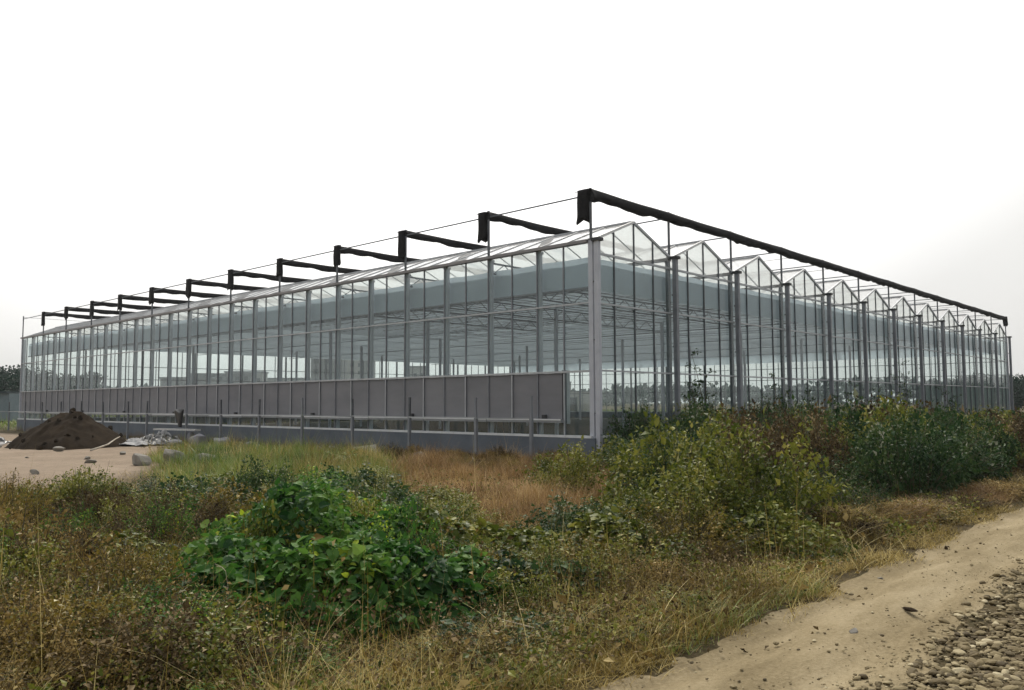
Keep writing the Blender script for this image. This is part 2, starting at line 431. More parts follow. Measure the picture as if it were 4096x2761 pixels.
# plinth (butted at corners)
mb = MB().box(-.12, .12, -.12, LY + .12, -.5, ZB - .035)
part(mb, 'plinth', 'plinth')
part(MB().box(.12, LX + .12, -.12, .12, -.5, ZB - .036), 'plinth', 'plinth')
part(MB().box(.12, LX + .12, LY - .12, LY + .12, -.5, ZB - .036), 'plinth', 'plinth')
part(MB().box(LX - .12, LX + .12, .12, LY - .12, -.5, ZB - .036), 'plinth', 'plinth')
# bottom rails
part(MB().box(-.125, .03, -.0, LY, ZB - .035, ZB + .03), 'base_rail', 'alu_white')
part(MB().box(.0, LX, -.125, .028, ZB - .036, ZB + .028), 'base_rail', 'alu_white')
part(MB().box(.03, LX, LY - .03, LY + .03, ZB - .036, ZB + .03), 'base_rail', 'alu')
part(MB().box(LX - .03, LX + .03, .03, LY - .03, ZB - .036, ZB + .03), 'base_rail', 'alu')

# wall columns behind the glass of the long side
col_me = MB().box(.045, .15, -.065, .065, -.1, HG - .12).mesh('wall_column', M['steel'])
br_me = MB().box(.04, .16, -.10, .10, HG - .17, HG - .085).mesh('column_head', M['alu'])
for j in range(1, 2 * NP + 1):
    c = shared('wall_column', col_me, GH, (0, j * P / 2 - (0.07 if j == 2 * NP else 0), 0))
    if j < 2 * NP: shared('column_head', br_me, c, (0, 0, 0))
# corner column
part(MB().box(-.045, .10, -.045, .10, -.1, HG - .005), 'corner_column', 'steel')
part(MB().box(LX - .1, LX + .045, -.045, .10, -.1, HG - .005), 'corner_column', 'steel')
part(MB().box(-.045, .04, LY - .04, LY + .045, -.1, HG - .09), 'corner_column', 'steel')
# columns under each gutter on the gable side, standing behind the glass
gcol = MB().box(-.06, .06, .03, .14, -.1, HG - .11).mesh('gutter_column', M['steel_dark'])  # shadow on these columns is put into the darker steel
for k in range(1, NB): shared('gutter_column', gcol, GH, (k * W, 0, 0))
# downpipes with a capped outlet box, outside the gable glass
dp_shaded = MB().box(-.06, .06, -.25, -.11, -.15, HG - .07).mesh('downpipe', M['mid'])  # same pipe as at the corner, its shaded tone painted in with darker steel
dp0 = MB().box(-.06, .06, -.25, -.11, -.15, HG - .07).mesh('downpipe', M['steel'])
ob = MB().box(-.115, .115, -.31, -.052, HG - .07, HG + .015).mesh('outlet_box', M['cap'])
clip = MB().box(-.02, .02, -.108, -.05, -.02, .02).mesh('pipe_clip', M['steel_dark'])
for k in range(NB + 1):
    d = shared('downpipe', dp0 if k == 0 else dp_shaded, GH, (k * W, 0, 0))
    shared('outlet_box', ob, d, (0, 0, 0))
    for z in (1.3, 3.3, 4.9): shared('pipe_clip', clip, d, (0, 0, z))
# mullions
mul = MB().box(-.040, .004, -.018, .018, ZB + .03, HG - .10).mesh('mullion', M['mid'])  # greyed metal paints in the backlit tone of the pale mullions
cap = MB().box(-.050, -.041, -.019, .019, ZB + .04, 2.40).mesh('mullion_lit_front', M['alu'])  # no real part: paler strip paints the brighter lower half of the mullion
for j in range(1, 4 * NP):
    o = shared('mullion', mul, GH, (0, j * P / 4, 0))
    if j % 2: shared('mullion_lit_front', cap, o, (0, 0, 0))
gm = {}
for q in (1, 2, 3):
    gm[q] = MB().box(-.018, .018, -.040, .004, ZB + .03, ztop(q * W / 4) - .03).mesh('mullion', M['steel_dark'])  # backlit side of the gable mullions painted in as dark steel
for k in range(NB):
    for q in (1, 2, 3): shared('mullion', gm[q], GH, (k * W + q * W / 4, 0, 0))
# far walls' framing, seen only through the house
mb = MB()
for j in range(0, 4 * NP + 1):
    y = min(max(j * P / 4, .06), LY - .06)
    w = .05 if j % 4 == 0 else .015
    mb.box(LX - .04 - (.08 if j % 4 == 0 else 0), LX + .04, y - w, y + w, ZB + .03, HG - .11)
for k in range(0, 4 * NB + 1):
    x = min(max(k * W / 4, .14), LX - .14)
    w = .045 if k % 4 == 0 else .015
    mb.box(x - w, x + w, LY - .04 - (.08 if k % 4 == 0 else 0), LY + .04, ZB + .03, HG - .11)
tag(part(mb, 'mullion', 'mid'), 'row of posts and mullions of the two far glass walls', kind='stuff')
# horizontal rails
for z, h in ((4.33, .045), (2.45, .055)):
    part(MB().box(-.047, .012, .105, LY - .05, z - h / 2, z + h / 2), 'wall_rail', 'alu')
for z, h in ((5.72, .06), (4.33, .045), (2.47, .045)):
    part(MB().box(.105, LX - .105, -.047, .012, z - h / 2, z + h / 2), 'gable_rail', 'alu')
for z in (4.33, 2.47, 3.4):
    part(MB().box(LX - .05, LX + .012, .2, LY - .2, z - .022, z + .022), 'wall_rail', 'steel_dark')
    part(MB().box(.2, LX - .2, LY - .05, LY + .012, z - .022, z + .022), 'gable_rail', 'steel_dark')

# glazing
for j in range(NP):
    y0, y1 = j * P + .001, (j + 1) * P - .001
    mb = MB(); lo_ = MB()
    for q in range(4):
        a, b = y0 + q * P / 4, y0 + (q + 1) * P / 4
        dx = rng.normal(0, 0.0022)
        for z0, z1 in ((2.48, 4.31), (4.35, HG - .10)):
            mb.poly([(0.004 + dx, b, z0), (0.004 - dx, a, z0), (0.004 - dx, a, z1), (0.004 + dx, b, z1)])
        zt_ = 2.43 if b < 1.1 else 1.02
        lo_.poly([(0.004, b, .69), (0.004, a, .69), (0.004, a, zt_), (0.004, b, zt_)])
    part(mb, 'wall_pane', 'glass'); part(lo_, 'low_pane', 'glass')
for k in range(NB):
    mb = MB()
    for q in range(4):
        a, b = k * W + q * W / 4, k * W + (q + 1) * W / 4
        dx = rng.normal(0, 0.0022)
        for z0, z1 in ((.69, 2.45), (2.49, 4.31), (4.35, 5.69)):
            mb.poly([(a, 0.004 + dx, z0), (b, 0.004 - dx, z0), (b, 0.004 - dx, z1), (a, 0.004 + dx, z1)])
    part(mb, 'gable_pane', 'gglass')
    mb = MB()
    for q in range(4):
        a, b = k * W + q * W / 4, k * W + (q + 1) * W / 4
        mb.poly([(a, 0.004, 5.75), (b, 0.004, 5.75), (b, 0.004, ztop(b if q < 3 else 0) - .02), (a, 0.004, ztop(a) - .02)])
    part(mb, 'gable_peak_pane', 'gable')
part(MB().poly([(LX, .05, .69), (LX, LY - .05, .69), (LX, LY - .05, HG - .1), (LX, .05, HG - .1)]), 'wall_pane', 'glass_far')
mb = MB().poly([(LX - .05, LY, .69), (.05, LY, .69), (.05, LY, HG - .1), (LX - .05, LY, HG - .1)])
for k in range(NB):
    mb.poly([(k * W, LY, HG - .09), (k * W + W, LY, HG - .09), (k * W + W / 2, LY, HR - .05)])
part(mb, 'gable_pane', 'glass_far')

# gutters
part(MB().box(-.13, .06, .105, LY + .06, HG - .085, HG), 'gutter', 'gutter')
gt = MB().box(-.09, .09, .012, LY, HG - .10, HG - .01).mesh('gutter', M['gutter'])
for k in range(1, NB + 1): shared('gutter', gt, GH, (k * W, 0, 0))
# roof slopes: one sheet each plus its glazing bars, and the ridges
rise = HR - HG
def slope_meshes(s):
    x0, x1 = (0.04, W / 2) if s == 0 else (W - 0.04, W / 2)
    mb = MB()
    nseg = NP * 4
    for i in range(nseg):
        a, b = i * P / 4, (i + 1) * P / 4
        w0 = 0.012 * math.sin(i * 2.1 + s)
        mb.poly([(x0, a, HG + .004), (x0, b, HG + .004), (x1, b, HR - .01 + w0 * 0), (x1, a, HR - .01)])
    bars = MB()
    for i in range(nseg + 1):
        y = min(max(i * P / 4, .03), LY - .03)
        bars.beam((x0, y, HG + .012), (x1, y, HR - .004), .028, .036)
    return mb.mesh('roof_slope', M['roof']), bars.mesh('glazing_bars', M['alu'])
sl = [slope_meshes(0), slope_meshes(1)]
ridge = MB().beam((W / 2, 0, HR + .012), (W / 2, LY, HR + .012), .07, .05).mesh('ridge', M['alu'])
raf = []
raf.append(MB().beam((.05, -.02, HG - .005), (W / 2, -.02, HR - .012), .055, .075).mesh('rafter', M['alu_white']))
raf.append(MB().beam((W - .05, -.02, HG - .005), (W / 2, -.02, HR - .012), .055, .075).mesh('rafter', M['alu']))
for k in range(NB):
    for s in (0, 1):
        o = shared('roof_slope', sl[s][0], GH, (k * W, 0, 0))
        shared('glazing_bar', sl[s][1], o, (0, 0, 0))
        shared('rafter', raf[s], GH, (k * W, 0, 0))
    shared('ridge', ridge, GH, (k * W, 0, 0))

# lattice girders across the house, interior columns, screen and its wires
def truss():
    mb = MB()
    zt, zb = 5.90, 5.58
    mb.beam((.2, 0, zt), (LX - .2, 0, zt), .05, .05); mb.beam((.2, 0, zb), (LX - .2, 0, zb), .05, .05)
    n = 96; s = (LX - .4) / n
    for i in range(n):
        a, b = (zb, zt) if i % 2 == 0 else (zt, zb)
        mb.beam((.2 + i * s, 0, a), (.2 + (i + 1) * s, 0, b), .022, .022)
    for k in range(1, NB): mb.box(k * W - .03, k * W + .03, -.03, .03, zt + .03, HG - .1)
    return mb.mesh('truss', M['steel_dark'])
tm = truss()
for j in range(1, NP): shared('truss', tm, GH, (0, j * P, 0))
ic = MB().box(-.06, .06, -.06, .06, 0.0, 5.46).mesh('inner_column', M['steel'])
for k in range(1, 6):
    for j in range(2, NP, 2): shared('inner_column', ic, GH, (k * 8.0, j * P, 0))
# long pipes below the screen
for k in range(1, 12):
    if k % 2: part(MB().tube([(k * W, .5, 5.36), (k * W, LY - .5, 5.36)], .022, 6), 'screen_drive_pipe', 'mid')
nx_, ny_ = 49, 97
SX, SY = np.meshgrid(np.linspace(.3, LX - .3, nx_), np.linspace(.3, LY - .3, ny_))
SZ = 5.53 - 0.035 * np.abs(np.sin(SY / P * math.pi * 2)) - 0.02 * fbm(SX * .8, SY * .8)
me = grid_mesh('shade_screen', SX, SY, SZ, M['screen'])
link('shade_screen', me, GH)
mb = MB()
for i in range(1, 44):                                     # support wires, closest together near the corner
    y = .4 + i * .55
    mb.beam((.3, y, 5.44), (15.0 + 3.0 * math.sin(i * 1.7), y, 5.44), .016, .016)
for i in range(1, 20):
    x = .4 + i * 1.3
    mb.beam((x, .3, 5.455), (x, 22.0 + 2.0 * math.sin(i * 2.3), 5.455), .014, .014)
part(mb, 'screen_wire', 'wire')
mb = MB()
for i in range(13, 23, 3):
    y = 1.0 + i * 2.0
    mb.beam((.3, y, 5.45), (LX - .3, y, 5.45), .012, .012)
part(mb, 'screen_wire', 'mid')
for j in (1, 2, 3):                                        # lower lattice girders in the bays by the corner
    mb = MB(); y = j * P
    xe = 15.8 if j < 3 else 11.8
    mb.beam((.4, y, 5.40), (xe, y, 5.40), .045, .045); mb.beam((.4, y, 4.98), (xe, y, 4.98), .045, .045)
    n = int((xe - .4) / .62)
    for i in range(n):
        a, b = (4.98, 5.40) if i % 2 == 0 else (5.40, 4.98)
        mb.beam((.4 + i * .62, y, a), (.4 + (i + 1) * .62, y, b), .022, .022)
    part(mb, 'truss', 'steel_dark')
# side curtains hung just inside the glass, with their bottom roller
def curtain(along, fixed, lo, hi, z0, z1, roll=True):
    n = int((hi - lo) / .22)
    t = np.linspace(lo, hi, n); zz = np.linspace(0, 1, 7)
    A, Zt = np.meshgrid(t, zz)
    d = fixed + 0.02 * np.sin(A * 5.1) * (0.4 + Zt * 0) + 0.03 * (fbm(A * .7, Zt * 2) - .5)
    zb = z0 + 0.05 * (fbm(A * .35, A * 0 + fixed) - .5); ztp = z1 - 0.03 * np.abs(np.sin(A / P * 2 * math.pi)) * 1.0
    Z = zb + (ztp - zb) * Zt
    X, Y = (d, A) if along == 'y' else (A, d)
    o = link('side_curtain', grid_mesh('side_curtain', X, Y, Z, M['skirt']), GH)
    if roll:
        pts = [((fixed, a, z0) if along == 'y' else (a, fixed, z0)) for a in np.linspace(lo, hi, 30)]
        part(MB().tube(pts, .04, 8), 'curtain_roller', 'mid', o, True)
curtain('y', .30, .35, LY - .3, 4.80, 5.68)
curtain('x', .32, .35, LX - .3, 4.76, 5.69, False)
curtain('y', LX - .30, .4, LY - .3, 4.85, 5.64, False)

# cooling pad wall on the long side
y0, y1 = 1.10, LY - .25
n = NP * 2
for i in range(n):
    a = y0 + (y1 - y0) * i / n; b = y0 + (y1 - y0) * (i + 1) / n
    dx = rng.normal(0, .0012)
    part(MB().box(.006 + dx, .14, a + .0008, b - .0008, 1.125, 2.42), 'cooling_pad', 'pad')
part(MB().box(.14, .29, y0 - .05, y0 + .10, 1.0, 2.50), 'pad_end_frame', 'alu')
part(MB().box(-.004, .139, y0 - .05, y0 - .002, 1.0, 2.50), 'pad_end_frame', 'cap')
for i in range(16):
    a = y0 - .1 + (y1 - y0) * i / 16; b = y0 - .1 + (y1 - y0) * (i + 1) / 16
    dz = rng.normal(0, .008)
    t = part(MB().box(-.19, .004, a + .01, b - .01, 1.03 + dz, 1.115 + dz), 'water_tray', 'tray')
    part(MB().box(-.20, -.182, a + .01, b - .01, 1.095 + dz, 1.135 + dz), 'tray_lip', 'alu_white', t)
    if i % 2 == 0: part(MB().box(-.17, -.06, a + .6, a + .72, 1.116 + dz, 1.25 + dz), 'tray_valve', 'cap', t)
# green-grey panels set inside the lower glass, far stretch of the gable side
for k in range(7, 12):
    part(MB().box(k * W + .09, k * W + W - .09, .02, .06, .70, 2.44), 'lower_panel', 'panel')

# external shade structure: posts, pipes, rolled cloth, hanging ends
post = MB().box(-.028, .028, -.028, .028, HG, HP).mesh('shade_post', M['steel_dark'])
foot = MB().box(-.07, .07, -.07, .07, HG + .001, HG + .02).mesh('post_foot', M['steel_dark'])
for j in range(NP + 1):
    o = shared('shade_post', post, GH, (0.0, j * P + (0.03 if j == 0 else 0), 0)); shared('post_foot', foot, o, (0, 0, 0))
for k in range(1, NB + 1):
    o = shared('shade_post', post, GH, (k * W, .03, 0)); shared('post_foot', foot, o, (0, 0, 0))
for k in range(NB + 1):
    part(MB().beam((k * W, .0, 7.33), (k * W, LY, 7.33), .035, .035), 'shade_pipe', 'steel_dark')
    if 3 <= k < NB:
        part(MB().tube([(k * W + 2, 0, 7.42), (k * W + 2, LY / 2, 7.39), (k * W + 2, LY, 7.42)], .009, 5), 'shade_wire', 'wire')
for j in range(NP + 1):
    part(MB().tube([(0, j * P + .04, 7.44), (LX, j * P + .04, 7.44)], .010, 5), 'shade_wire', 'wire')
def cloth_roll(seed, big):
    r = np.random.default_rng(seed)
    n, m = 260, 12
    xs = np.linspace(-.03, LX, n)
    V = []
    ph = r.random() * 9
    fine = fbm(xs * 1.3 + seed, xs * 0 + seed, 4) - .5
    sag = -0.022 * np.abs(np.sin(math.pi * xs / W)) - .012 * fine
    hh = big * (0.255 + 0.13 * fine + 0.016 * np.sin(xs * (6.3 + 1.1 * np.sin(xs * .7)) + ph) * (fbm(xs * .6, xs * 0 + seed + 3) > .40))
    ww = big * (0.19 + 0.08 * (fbm(xs * 1.7, xs * 0 + seed + 7) - .5))
    for i in range(n):
        for k in range(m):
            t = 2 * math.pi * k / m
            cz = math.cos(t); cy = math.sin(t)
            z = 7.515 + sag[i] - hh[i] * (0.5 - 0.5 * cz)
            wob = 1 + .12 * math.sin(3 * t + xs[i] * 1.1 + ph)
            y = .02 + cy * ww[i] * .5 * wob * (1 - .25 * cz)
            V.append((xs[i], y, z))
    F = []
    for i in range(n - 1):
        for k in range(m):
            k2 = (k + 1) % m
            F.append((i * m + k, i * m + k2, (i + 1) * m + k2, (i + 1) * m + k))
    F.append(tuple(range(m))); F.append(tuple((n - 1) * m + k for k in reversed(range(m))))
    mb = MB(); mb.v, mb.f = V, F
    return mb.mesh('shade_cloth_roll', M['black'], True)
def hanging(seed, yc, wid, drop):
    nz, m = 14, 18
    V = []
    for i in range(nz):
        t = i / (nz - 1)
        for k in range(m):
            a = 2 * math.pi * k / m
            sq = (abs(math.cos(a)) ** 6 + abs(math.sin(a)) ** 6) ** (-1 / 6)
            wy = wid * .5 * (0.92 + 0.08 * t + .03 * math.sin(5 * t + seed))
            wx = .065 * (1 + .15 * t)
            fold = 1 + .10 * math.sin(3 * a + 6 * t + seed) * t
            V.append((-.02 + math.sin(a) * sq * wx * fold, yc + math.cos(a) * sq * wy * fold + .04 * t * math.sin(seed), 7.50 - drop * t - (.07 * math.sin(2 * a + seed) + .04 * math.sin(5 * a)) * (t ** 4)))
    F = []
    for i in range(nz - 1):
        for k in range(m):
            k2 = (k + 1) % m
            F.append((i * m + k, i * m + k2, (i + 1) * m + k2, (i + 1) * m + k))
    F.append(tuple(range(m))[::-1]); F.append(tuple((nz - 1) * m + k for k in range(m)))
    mb = MB(); mb.v, mb.f = V, F
    return mb
rolls = [cloth_roll(11, 1.22), cloth_roll(23, 1.0), cloth_roll(37, .96)]
offs = [.24, .24, .18, -.03, -.02, .02, 0, .04, 0, -.05, .0, .02]
wids = [.42, .36, .34, .34, .34, .36, .40, .40, .36, .34, .40, .36]
drops = [.88, .86, .92, .72, .70, .84, .84, .78, .80, .80, .72, .82]
for j in range(NP):
    o = link('shade_cloth_roll', rolls[0 if j == 0 else 1 + j % 2], GH, (0, j * P, 0))
    hc = hanging(j * 1.7 + 2, offs[j], wids[j], drops[j]).obj('hanging_cloth', M['black'], o, True)
    if j in (0, 3, 4, 7, 9):
        y = offs[j] + wids[j] * .5 + .12
        MB().tube([(-.02, offs[j] + .1, 7.20), (-.02, y, 7.22), (-.02, y + .01, 6.95), (-.03, y + .02, 6.72)], .006, 4).obj('tie_cord', M['wire'], hc)
    MB().tube([(-.02, offs[j] - wids[j] * .5 - .06, 7.49), (-.02, offs[j] + wids[j] * .5 + .10, 7.485)], .012, 5).obj('end_rod', M['steel_dark'], o)
o = hanging(31.0, 0, .30, .62).obj('hanging_cloth', M['black'], GH, True); o.location = (LX - .05, .02, 0)

# ------------------------------------------------------------------ post and rail fence in front of the pad wall
FE = empty('post_and_rail_fence', (-1, 1.38, 0))
tag(FE, 'grey steel post fence with one pale rail along the pad wall', 'fence')
fy = [1.38, 3.52, 6.52, 9.5, 12.57, 15.58, 18.62, 21.68, 25.76, 27.91, 31.05, 34.07, 37.1, 40.2, 43.25, 46.4, 50.2]
for i, y in enumerate(fy):
    z0 = -.55; z1 = 1.78 + rng.normal(0, .03)
    tilt = rng.normal(0, .012)
    mat = M['mid'] if i in (0, 1, 4, 7) else M['steel_dark']
    mb = MB().beam((0, y - 1.38 - tilt, z0), (0, y - 1.38 + tilt, 1.18), .085, .085, (1, 0, 0))
    p_ = mb.obj('fence_post', M['mid'], FE)
    MB().beam((0, y - 1.38 + tilt, 1.18), (rng.normal(0, .01), y - 1.38 + tilt * 2, z1), .06, .06, (1, 0, 0)).obj('post_extension', mat, p_)
for i in range(len(fy) - 1):
    a, b = fy[i] - 1.38, fy[i + 1] - 1.38
    dz = rng.normal(0, .012)
    MB().beam((-.045, a + .03, 1.16 + dz), (-.045, b - .03, 1.16 - dz), .03, .032).obj('fence_rail', M['alu'] if i % 3 else M['tray'], FE)


# ------------------------------------------------------------------ generators for rocks, leaves, blades
def ico(sub):
    import bmesh
    bm = bmesh.new(); bmesh.ops.create_icosphere(bm, subdivisions=sub, radius=1.0)
    bm.verts.ensure_lookup_table()
    V = np.array([v.co[:] for v in bm.verts]); F = np.array([[v.index for v in f.verts] for f in bm.faces]); bm.free()
    return V, F
ICO = {i: ico(i) for i in (1, 2, 3, 4)}
def rock_mesh(seed, name, mat, size, sub=3, rough=0.28, tint=None):
    r = np.random.default_rng(seed)
    V, F = ICO[sub]; V = V.copy()
    for _ in range(15):                                 # chip flat faces off
        nrm = norm(r.normal(size=3)); d = r.uniform(.45, .85)
        ex = np.maximum(V @ nrm - d, 0); V -= ex[:, None] * nrm * .9
    o = r.random(3) * 50
    nz = fbm(V[:, 0] * 2.1 + o[0] + V[:, 2], V[:, 1] * 2.1 + o[1] - V[:, 2], 4) - .5
    V *= (1 + rough * nz)[:, None]
    V = V * np.asarray(size)
    return tri_mesh(name, V, F, mat, tint=np.full(len(V), .5 if tint is None else tint))

T_SIMPLE = (np.array([(0, 0, 0), (-.5, .42, .10), (.5, .42, .10), (0, .5, 0), (0, 1, -.12)], float),
            np.array([(0, 2, 3), (0, 3, 1), (3, 2, 4), (3, 4, 1)]))
T_HEART = (np.array([(0, .04, 0), (-.30, -.07, .04), (-.54, .24, .10), (-.40, .62, .07), (0, 1.05, -.16), (.40, .62, .07), (.54, .24, .10), (.30, -.07, .04), (0, .38, -.03)], float),
           np.array([(8, 1, 0), (8, 2, 1), (8, 3, 2), (8, 4, 3), (8, 5, 4), (8, 6, 5), (8, 7, 6), (8, 0, 7)]))
def leaves(Pp, D, Nn, L, wr, tmpl):
    """instances of one leaf template; returns verts, tris"""
    tv, tf = tmpl
    D = norm(D); S = norm(np.cross(D, Nn)); Nn = np.cross(S, D)
    L = np.asarray(L)[:, None, None]; wr = np.asarray(wr)[:, None, None] if hasattr(wr, '__len__') else wr
    V = Pp[:, None, :] + L * (tv[None, :, 1:2] * D[:, None] + wr * tv[None, :, 0:1] * S[:, None] + tv[None, :, 2:3] * Nn[:, None])
    n, m = len(Pp), len(tv)
    T = (np.arange(n) * m)[:, None, None] + tf[None]
    return V.reshape(-1, 3), T.reshape(-1, 3), m
def blades(Pp, az, h, lean, wdt, curl, seg=3):
    """grass blades / thin stalks: tapered ribbons that bend over"""
    n = len(Pp)
    t = np.linspace(0, 1, seg + 1)
    dx, dy = np.cos(az), np.sin(az)
    sx, sy = -dy, dx
    V = np.zeros((n, 2 * seg + 1, 3))
    for i, tt in enumerate(t):
        out = h * (lean * tt + curl * tt * tt)
        up = h * (tt - .45 * np.clip(curl, 0, 2) * tt * tt)
        c = np.stack([Pp[:, 0] + dx * out, Pp[:, 1] + dy * out, Pp[:, 2] + up], -1)
        ww = wdt * (1 - tt ** 1.5) * .5
        if i < seg:
            V[:, 2 * i] = c + np.stack([sx * ww, sy * ww, 0 * ww], -1)
            V[:, 2 * i + 1] = c - np.stack([sx * ww, sy * ww, 0 * ww], -1)
        else: V[:, 2 * seg] = c
    tf = []
    for i in range(seg - 1): tf += [(2 * i, 2 * i + 1, 2 * i + 3), (2 * i, 2 * i + 3, 2 * i + 2)]
    tf.append((2 * seg - 2, 2 * seg - 1, 2 * seg))
    T = (np.arange(n) * (2 * seg + 1))[:, None, None] + np.array(tf)[None]
    return V.reshape(-1, 3), T.reshape(-1, 3), 2 * seg + 1

# ------------------------------------------------------------------ heap of dark earth, rubble and rubbish in front of the left wall
M['heap'] = solid('dark_dug_earth', (0.016, 0.0115, 0.0075), (0.040, 0.029, 0.019), rough=1.0, scale=1.4, detail=10, bump=1.0, bscale=9, spec=0.05)
M['stone'] = solid('pale_limestone', (0.15, 0.142, 0.122), (0.28, 0.262, 0.23), rough=0.9, scale=3, detail=8, bump=0.5, bscale=14, spec=0.2)
M['lilac'] = solid('grey_lilac_rubble', (0.17, 0.17, 0.195), (0.27, 0.27, 0.295), rough=0.9, scale=4, detail=8, bump=0.5, bscale=16, spec=0.2)
M['board'] = solid('weathered_white_board', (0.45, 0.45, 0.44), (0.62, 0.61, 0.59), rough=0.7, scale=2, stretch=(1, 6, 6))
M['sheet'] = solid('pale_plastic_sheet', (0.24, 0.24, 0.245), (0.36, 0.36, 0.36), rough=0.7, scale=2)
M['tarp'] = solid('black_plastic', (0.006, 0.007, 0.008), (0.014, 0.015, 0.017), rough=0.35, scale=3)
M['wood'] = solid('bleached_wood', (0.35, 0.31, 0.25), (0.55, 0.50, 0.42), rough=0.85, scale=6, stretch=(1, 1, .2))

n = 150
hx, hy = np.meshgrid(np.linspace(-3.4, 3.4, n), np.linspace(-3.6, 3.6, n))
rr = np.hypot(hx / 1.95, hy / 2.4); an = np.arctan2(hy, hx)
rr = rr * (1 + .28 * (fbm(an * 1.5 + 20, rr * 0 + 2) - .5))
H = 1.36 * np.clip(1 - rr, 0, 1) ** .78 * (1 + .35 * (fbm(hx * .9 + 3, hy * .9) - .5)) + .42 * (fbm(hx * 2.0, hy * 2.0, 6) - .5) * np.clip(1.25 - rr, 0, 1)
H = np.where(rr > 1.0, -.25 * np.minimum((rr - 1) * 3, 1) , H)
hc = (-6.2, 20.3)
me = grid_mesh('earth_heap', hx, hy, H, M['heap'])
o = link('earth_heap', me, None, (hc[0], hc[1], gz1(*hc)))
tag(o, 'mound of dark dug earth in front of the far left wall', 'heap')
rc = np.random.default_rng(71)
cl_me = [None] * 5
for i in range(46):
    a = rc.random() * 6.283; q = rc.random() ** .6
    lx, ly = 2.2 * q * math.cos(a), 2.6 * q * math.sin(a)
    ii, jj = int(np.argmin(abs(hy[:, 0] - ly))), int(np.argmin(abs(hx[0] - lx)))
    s_ = rc.uniform(.05, .17)
    if cl_me[i % 5] is None: cl_me[i % 5] = rock_mesh(900 + i, 'clod', M['heap'], (1, .85, .7), 2)
    link('clod', cl_me[i % 5], o, (lx, ly, max(float(H[ii, jj]), 0) + s_ * .25), (rc.random() * 3, rc.random() * 3, rc.random() * 6), s_)

def rock(x, y, size, seed, label, mat='stone', group=None, name='boulder', sink=.25):
    s = np.array(size)
    o = link(name, rock_mesh(seed, name, M[mat], s, 3), None, (x, y, gz1(x, y) + s[2] * (1 - 2 * sink)), (rng.normal(0, .12), rng.normal(0, .12), rng.random() * 6.3))
    return tag(o, label, 'rock', group)
rock(-8.62, 8.3, (.34, .30, .23), 1, 'low flat-topped pale boulder left of its larger neighbour on the sand', group='pale boulders by the bare ground')
rock(-8.10, 7.6, (.42, .36, .32), 2, 'largest rounded pale boulder half sunk in grass beside the bare sand', group='pale boulders by the bare ground')
rock(-7.35, 7.2, (.38, .34, .20), 3, 'pale boulder mostly hidden in green grass, right of the large rounded one', group='pale boulders by the bare ground')
rock(-9.2, 10.2, (.20, .16, .08), 4, 'small flat stone lying on the bare sand beside a dark hole', group='pale boulders by the bare ground')
rock(-7.75, 16.9, (.30, .22, .13), 5, 'rounded stone at the foot of the dark earth heap')
rock(-2.75, 17.0, (.55, .45, .42), 6, 'peaked lump of grey lilac rubble at the foot of the grey plinth', 'lilac', 'rubble lumps along the plinth', 'rubble_lump')
rock(-2.35, 16.0, (.55, .40, .28), 7, 'broad low lump of grey lilac rubble beside the peaked one', 'lilac', 'rubble lumps along the plinth', 'rubble_lump')
rock(-3.2, 17.9, (.40, .34, .24), 8, 'lump of grey lilac rubble left of the peaked one', 'lilac', 'rubble lumps along the plinth', 'rubble_lump')
rock(-1.5, 15.4, (.28, .22, .18), 9, 'single small rubble lump between two fence posts', 'lilac', 'rubble lumps along the plinth', 'rubble_lump')
rock(-3.6, 17.6, (.20, .15, .10), 10, 'small pale stone on the sand in front of the rubble', group='stones in front of the plinth', name='stone')
rock(-3.1, 18.3, (.18, .16, .17), 12, 'upright pale stone in front of the rubble', group='stones in front of the plinth', name='stone')
rock(-3.35, 16.4, (.09, .09, .08), 13, 'small round white stone in front of the rubble', group='stones in front of the plinth', name='stone')
rock(-1.9, 9.3, (.36, .30, .24), 14, 'greyish stone at the plinth foot behind the green grass', 'lilac', 'stones in front of the plinth', 'stone')
rock(-1.6, 10.6, (.40, .28, .16), 15, 'flat broken concrete piece at the plinth foot behind the green grass', 'lilac', 'stones in front of the plinth', 'stone')
rock(-2.7, 5.7, (.42, .30, .13), 16, 'flat pale rubble piece on bare soil near the fence', group='stones in front of the plinth', name='stone')
rock(-1.9, 5.0, (.40, .24, .17), 17, 'long pale rubble piece beside the orange soil', group='stones in front of the plinth', name='stone')
rock(-3.0, 3.2, (.18, .15, .08), 18, 'small pale clod on the orange soil', group='stones in front of the plinth', name='stone')
for i in range(16):
    x, y = [(-8.6, 12.0), (-7.0, 13.5), (-9.6, 14.0), (-9.0, 22.5), (-8.3, 21.5), (-4.6, 15.4), (-5.4, 14.2), (-10.8, 6.4), (-11.4, 7.4), (-6.8, 10.5), (-2.2, 13.2), (-2.0, 4.2), (-3.6, 5.6), (-4.3, 3.4), (-1.6, 1.6), (-2.4, 0.8)][i]
    s = rng.uniform(.05, .13)
    rock(x, y, (s * 1.4, s, s * .7), 40 + i, 'small pale stone scattered on the bare ground before the long wall', group='scattered small stones', name='stone')
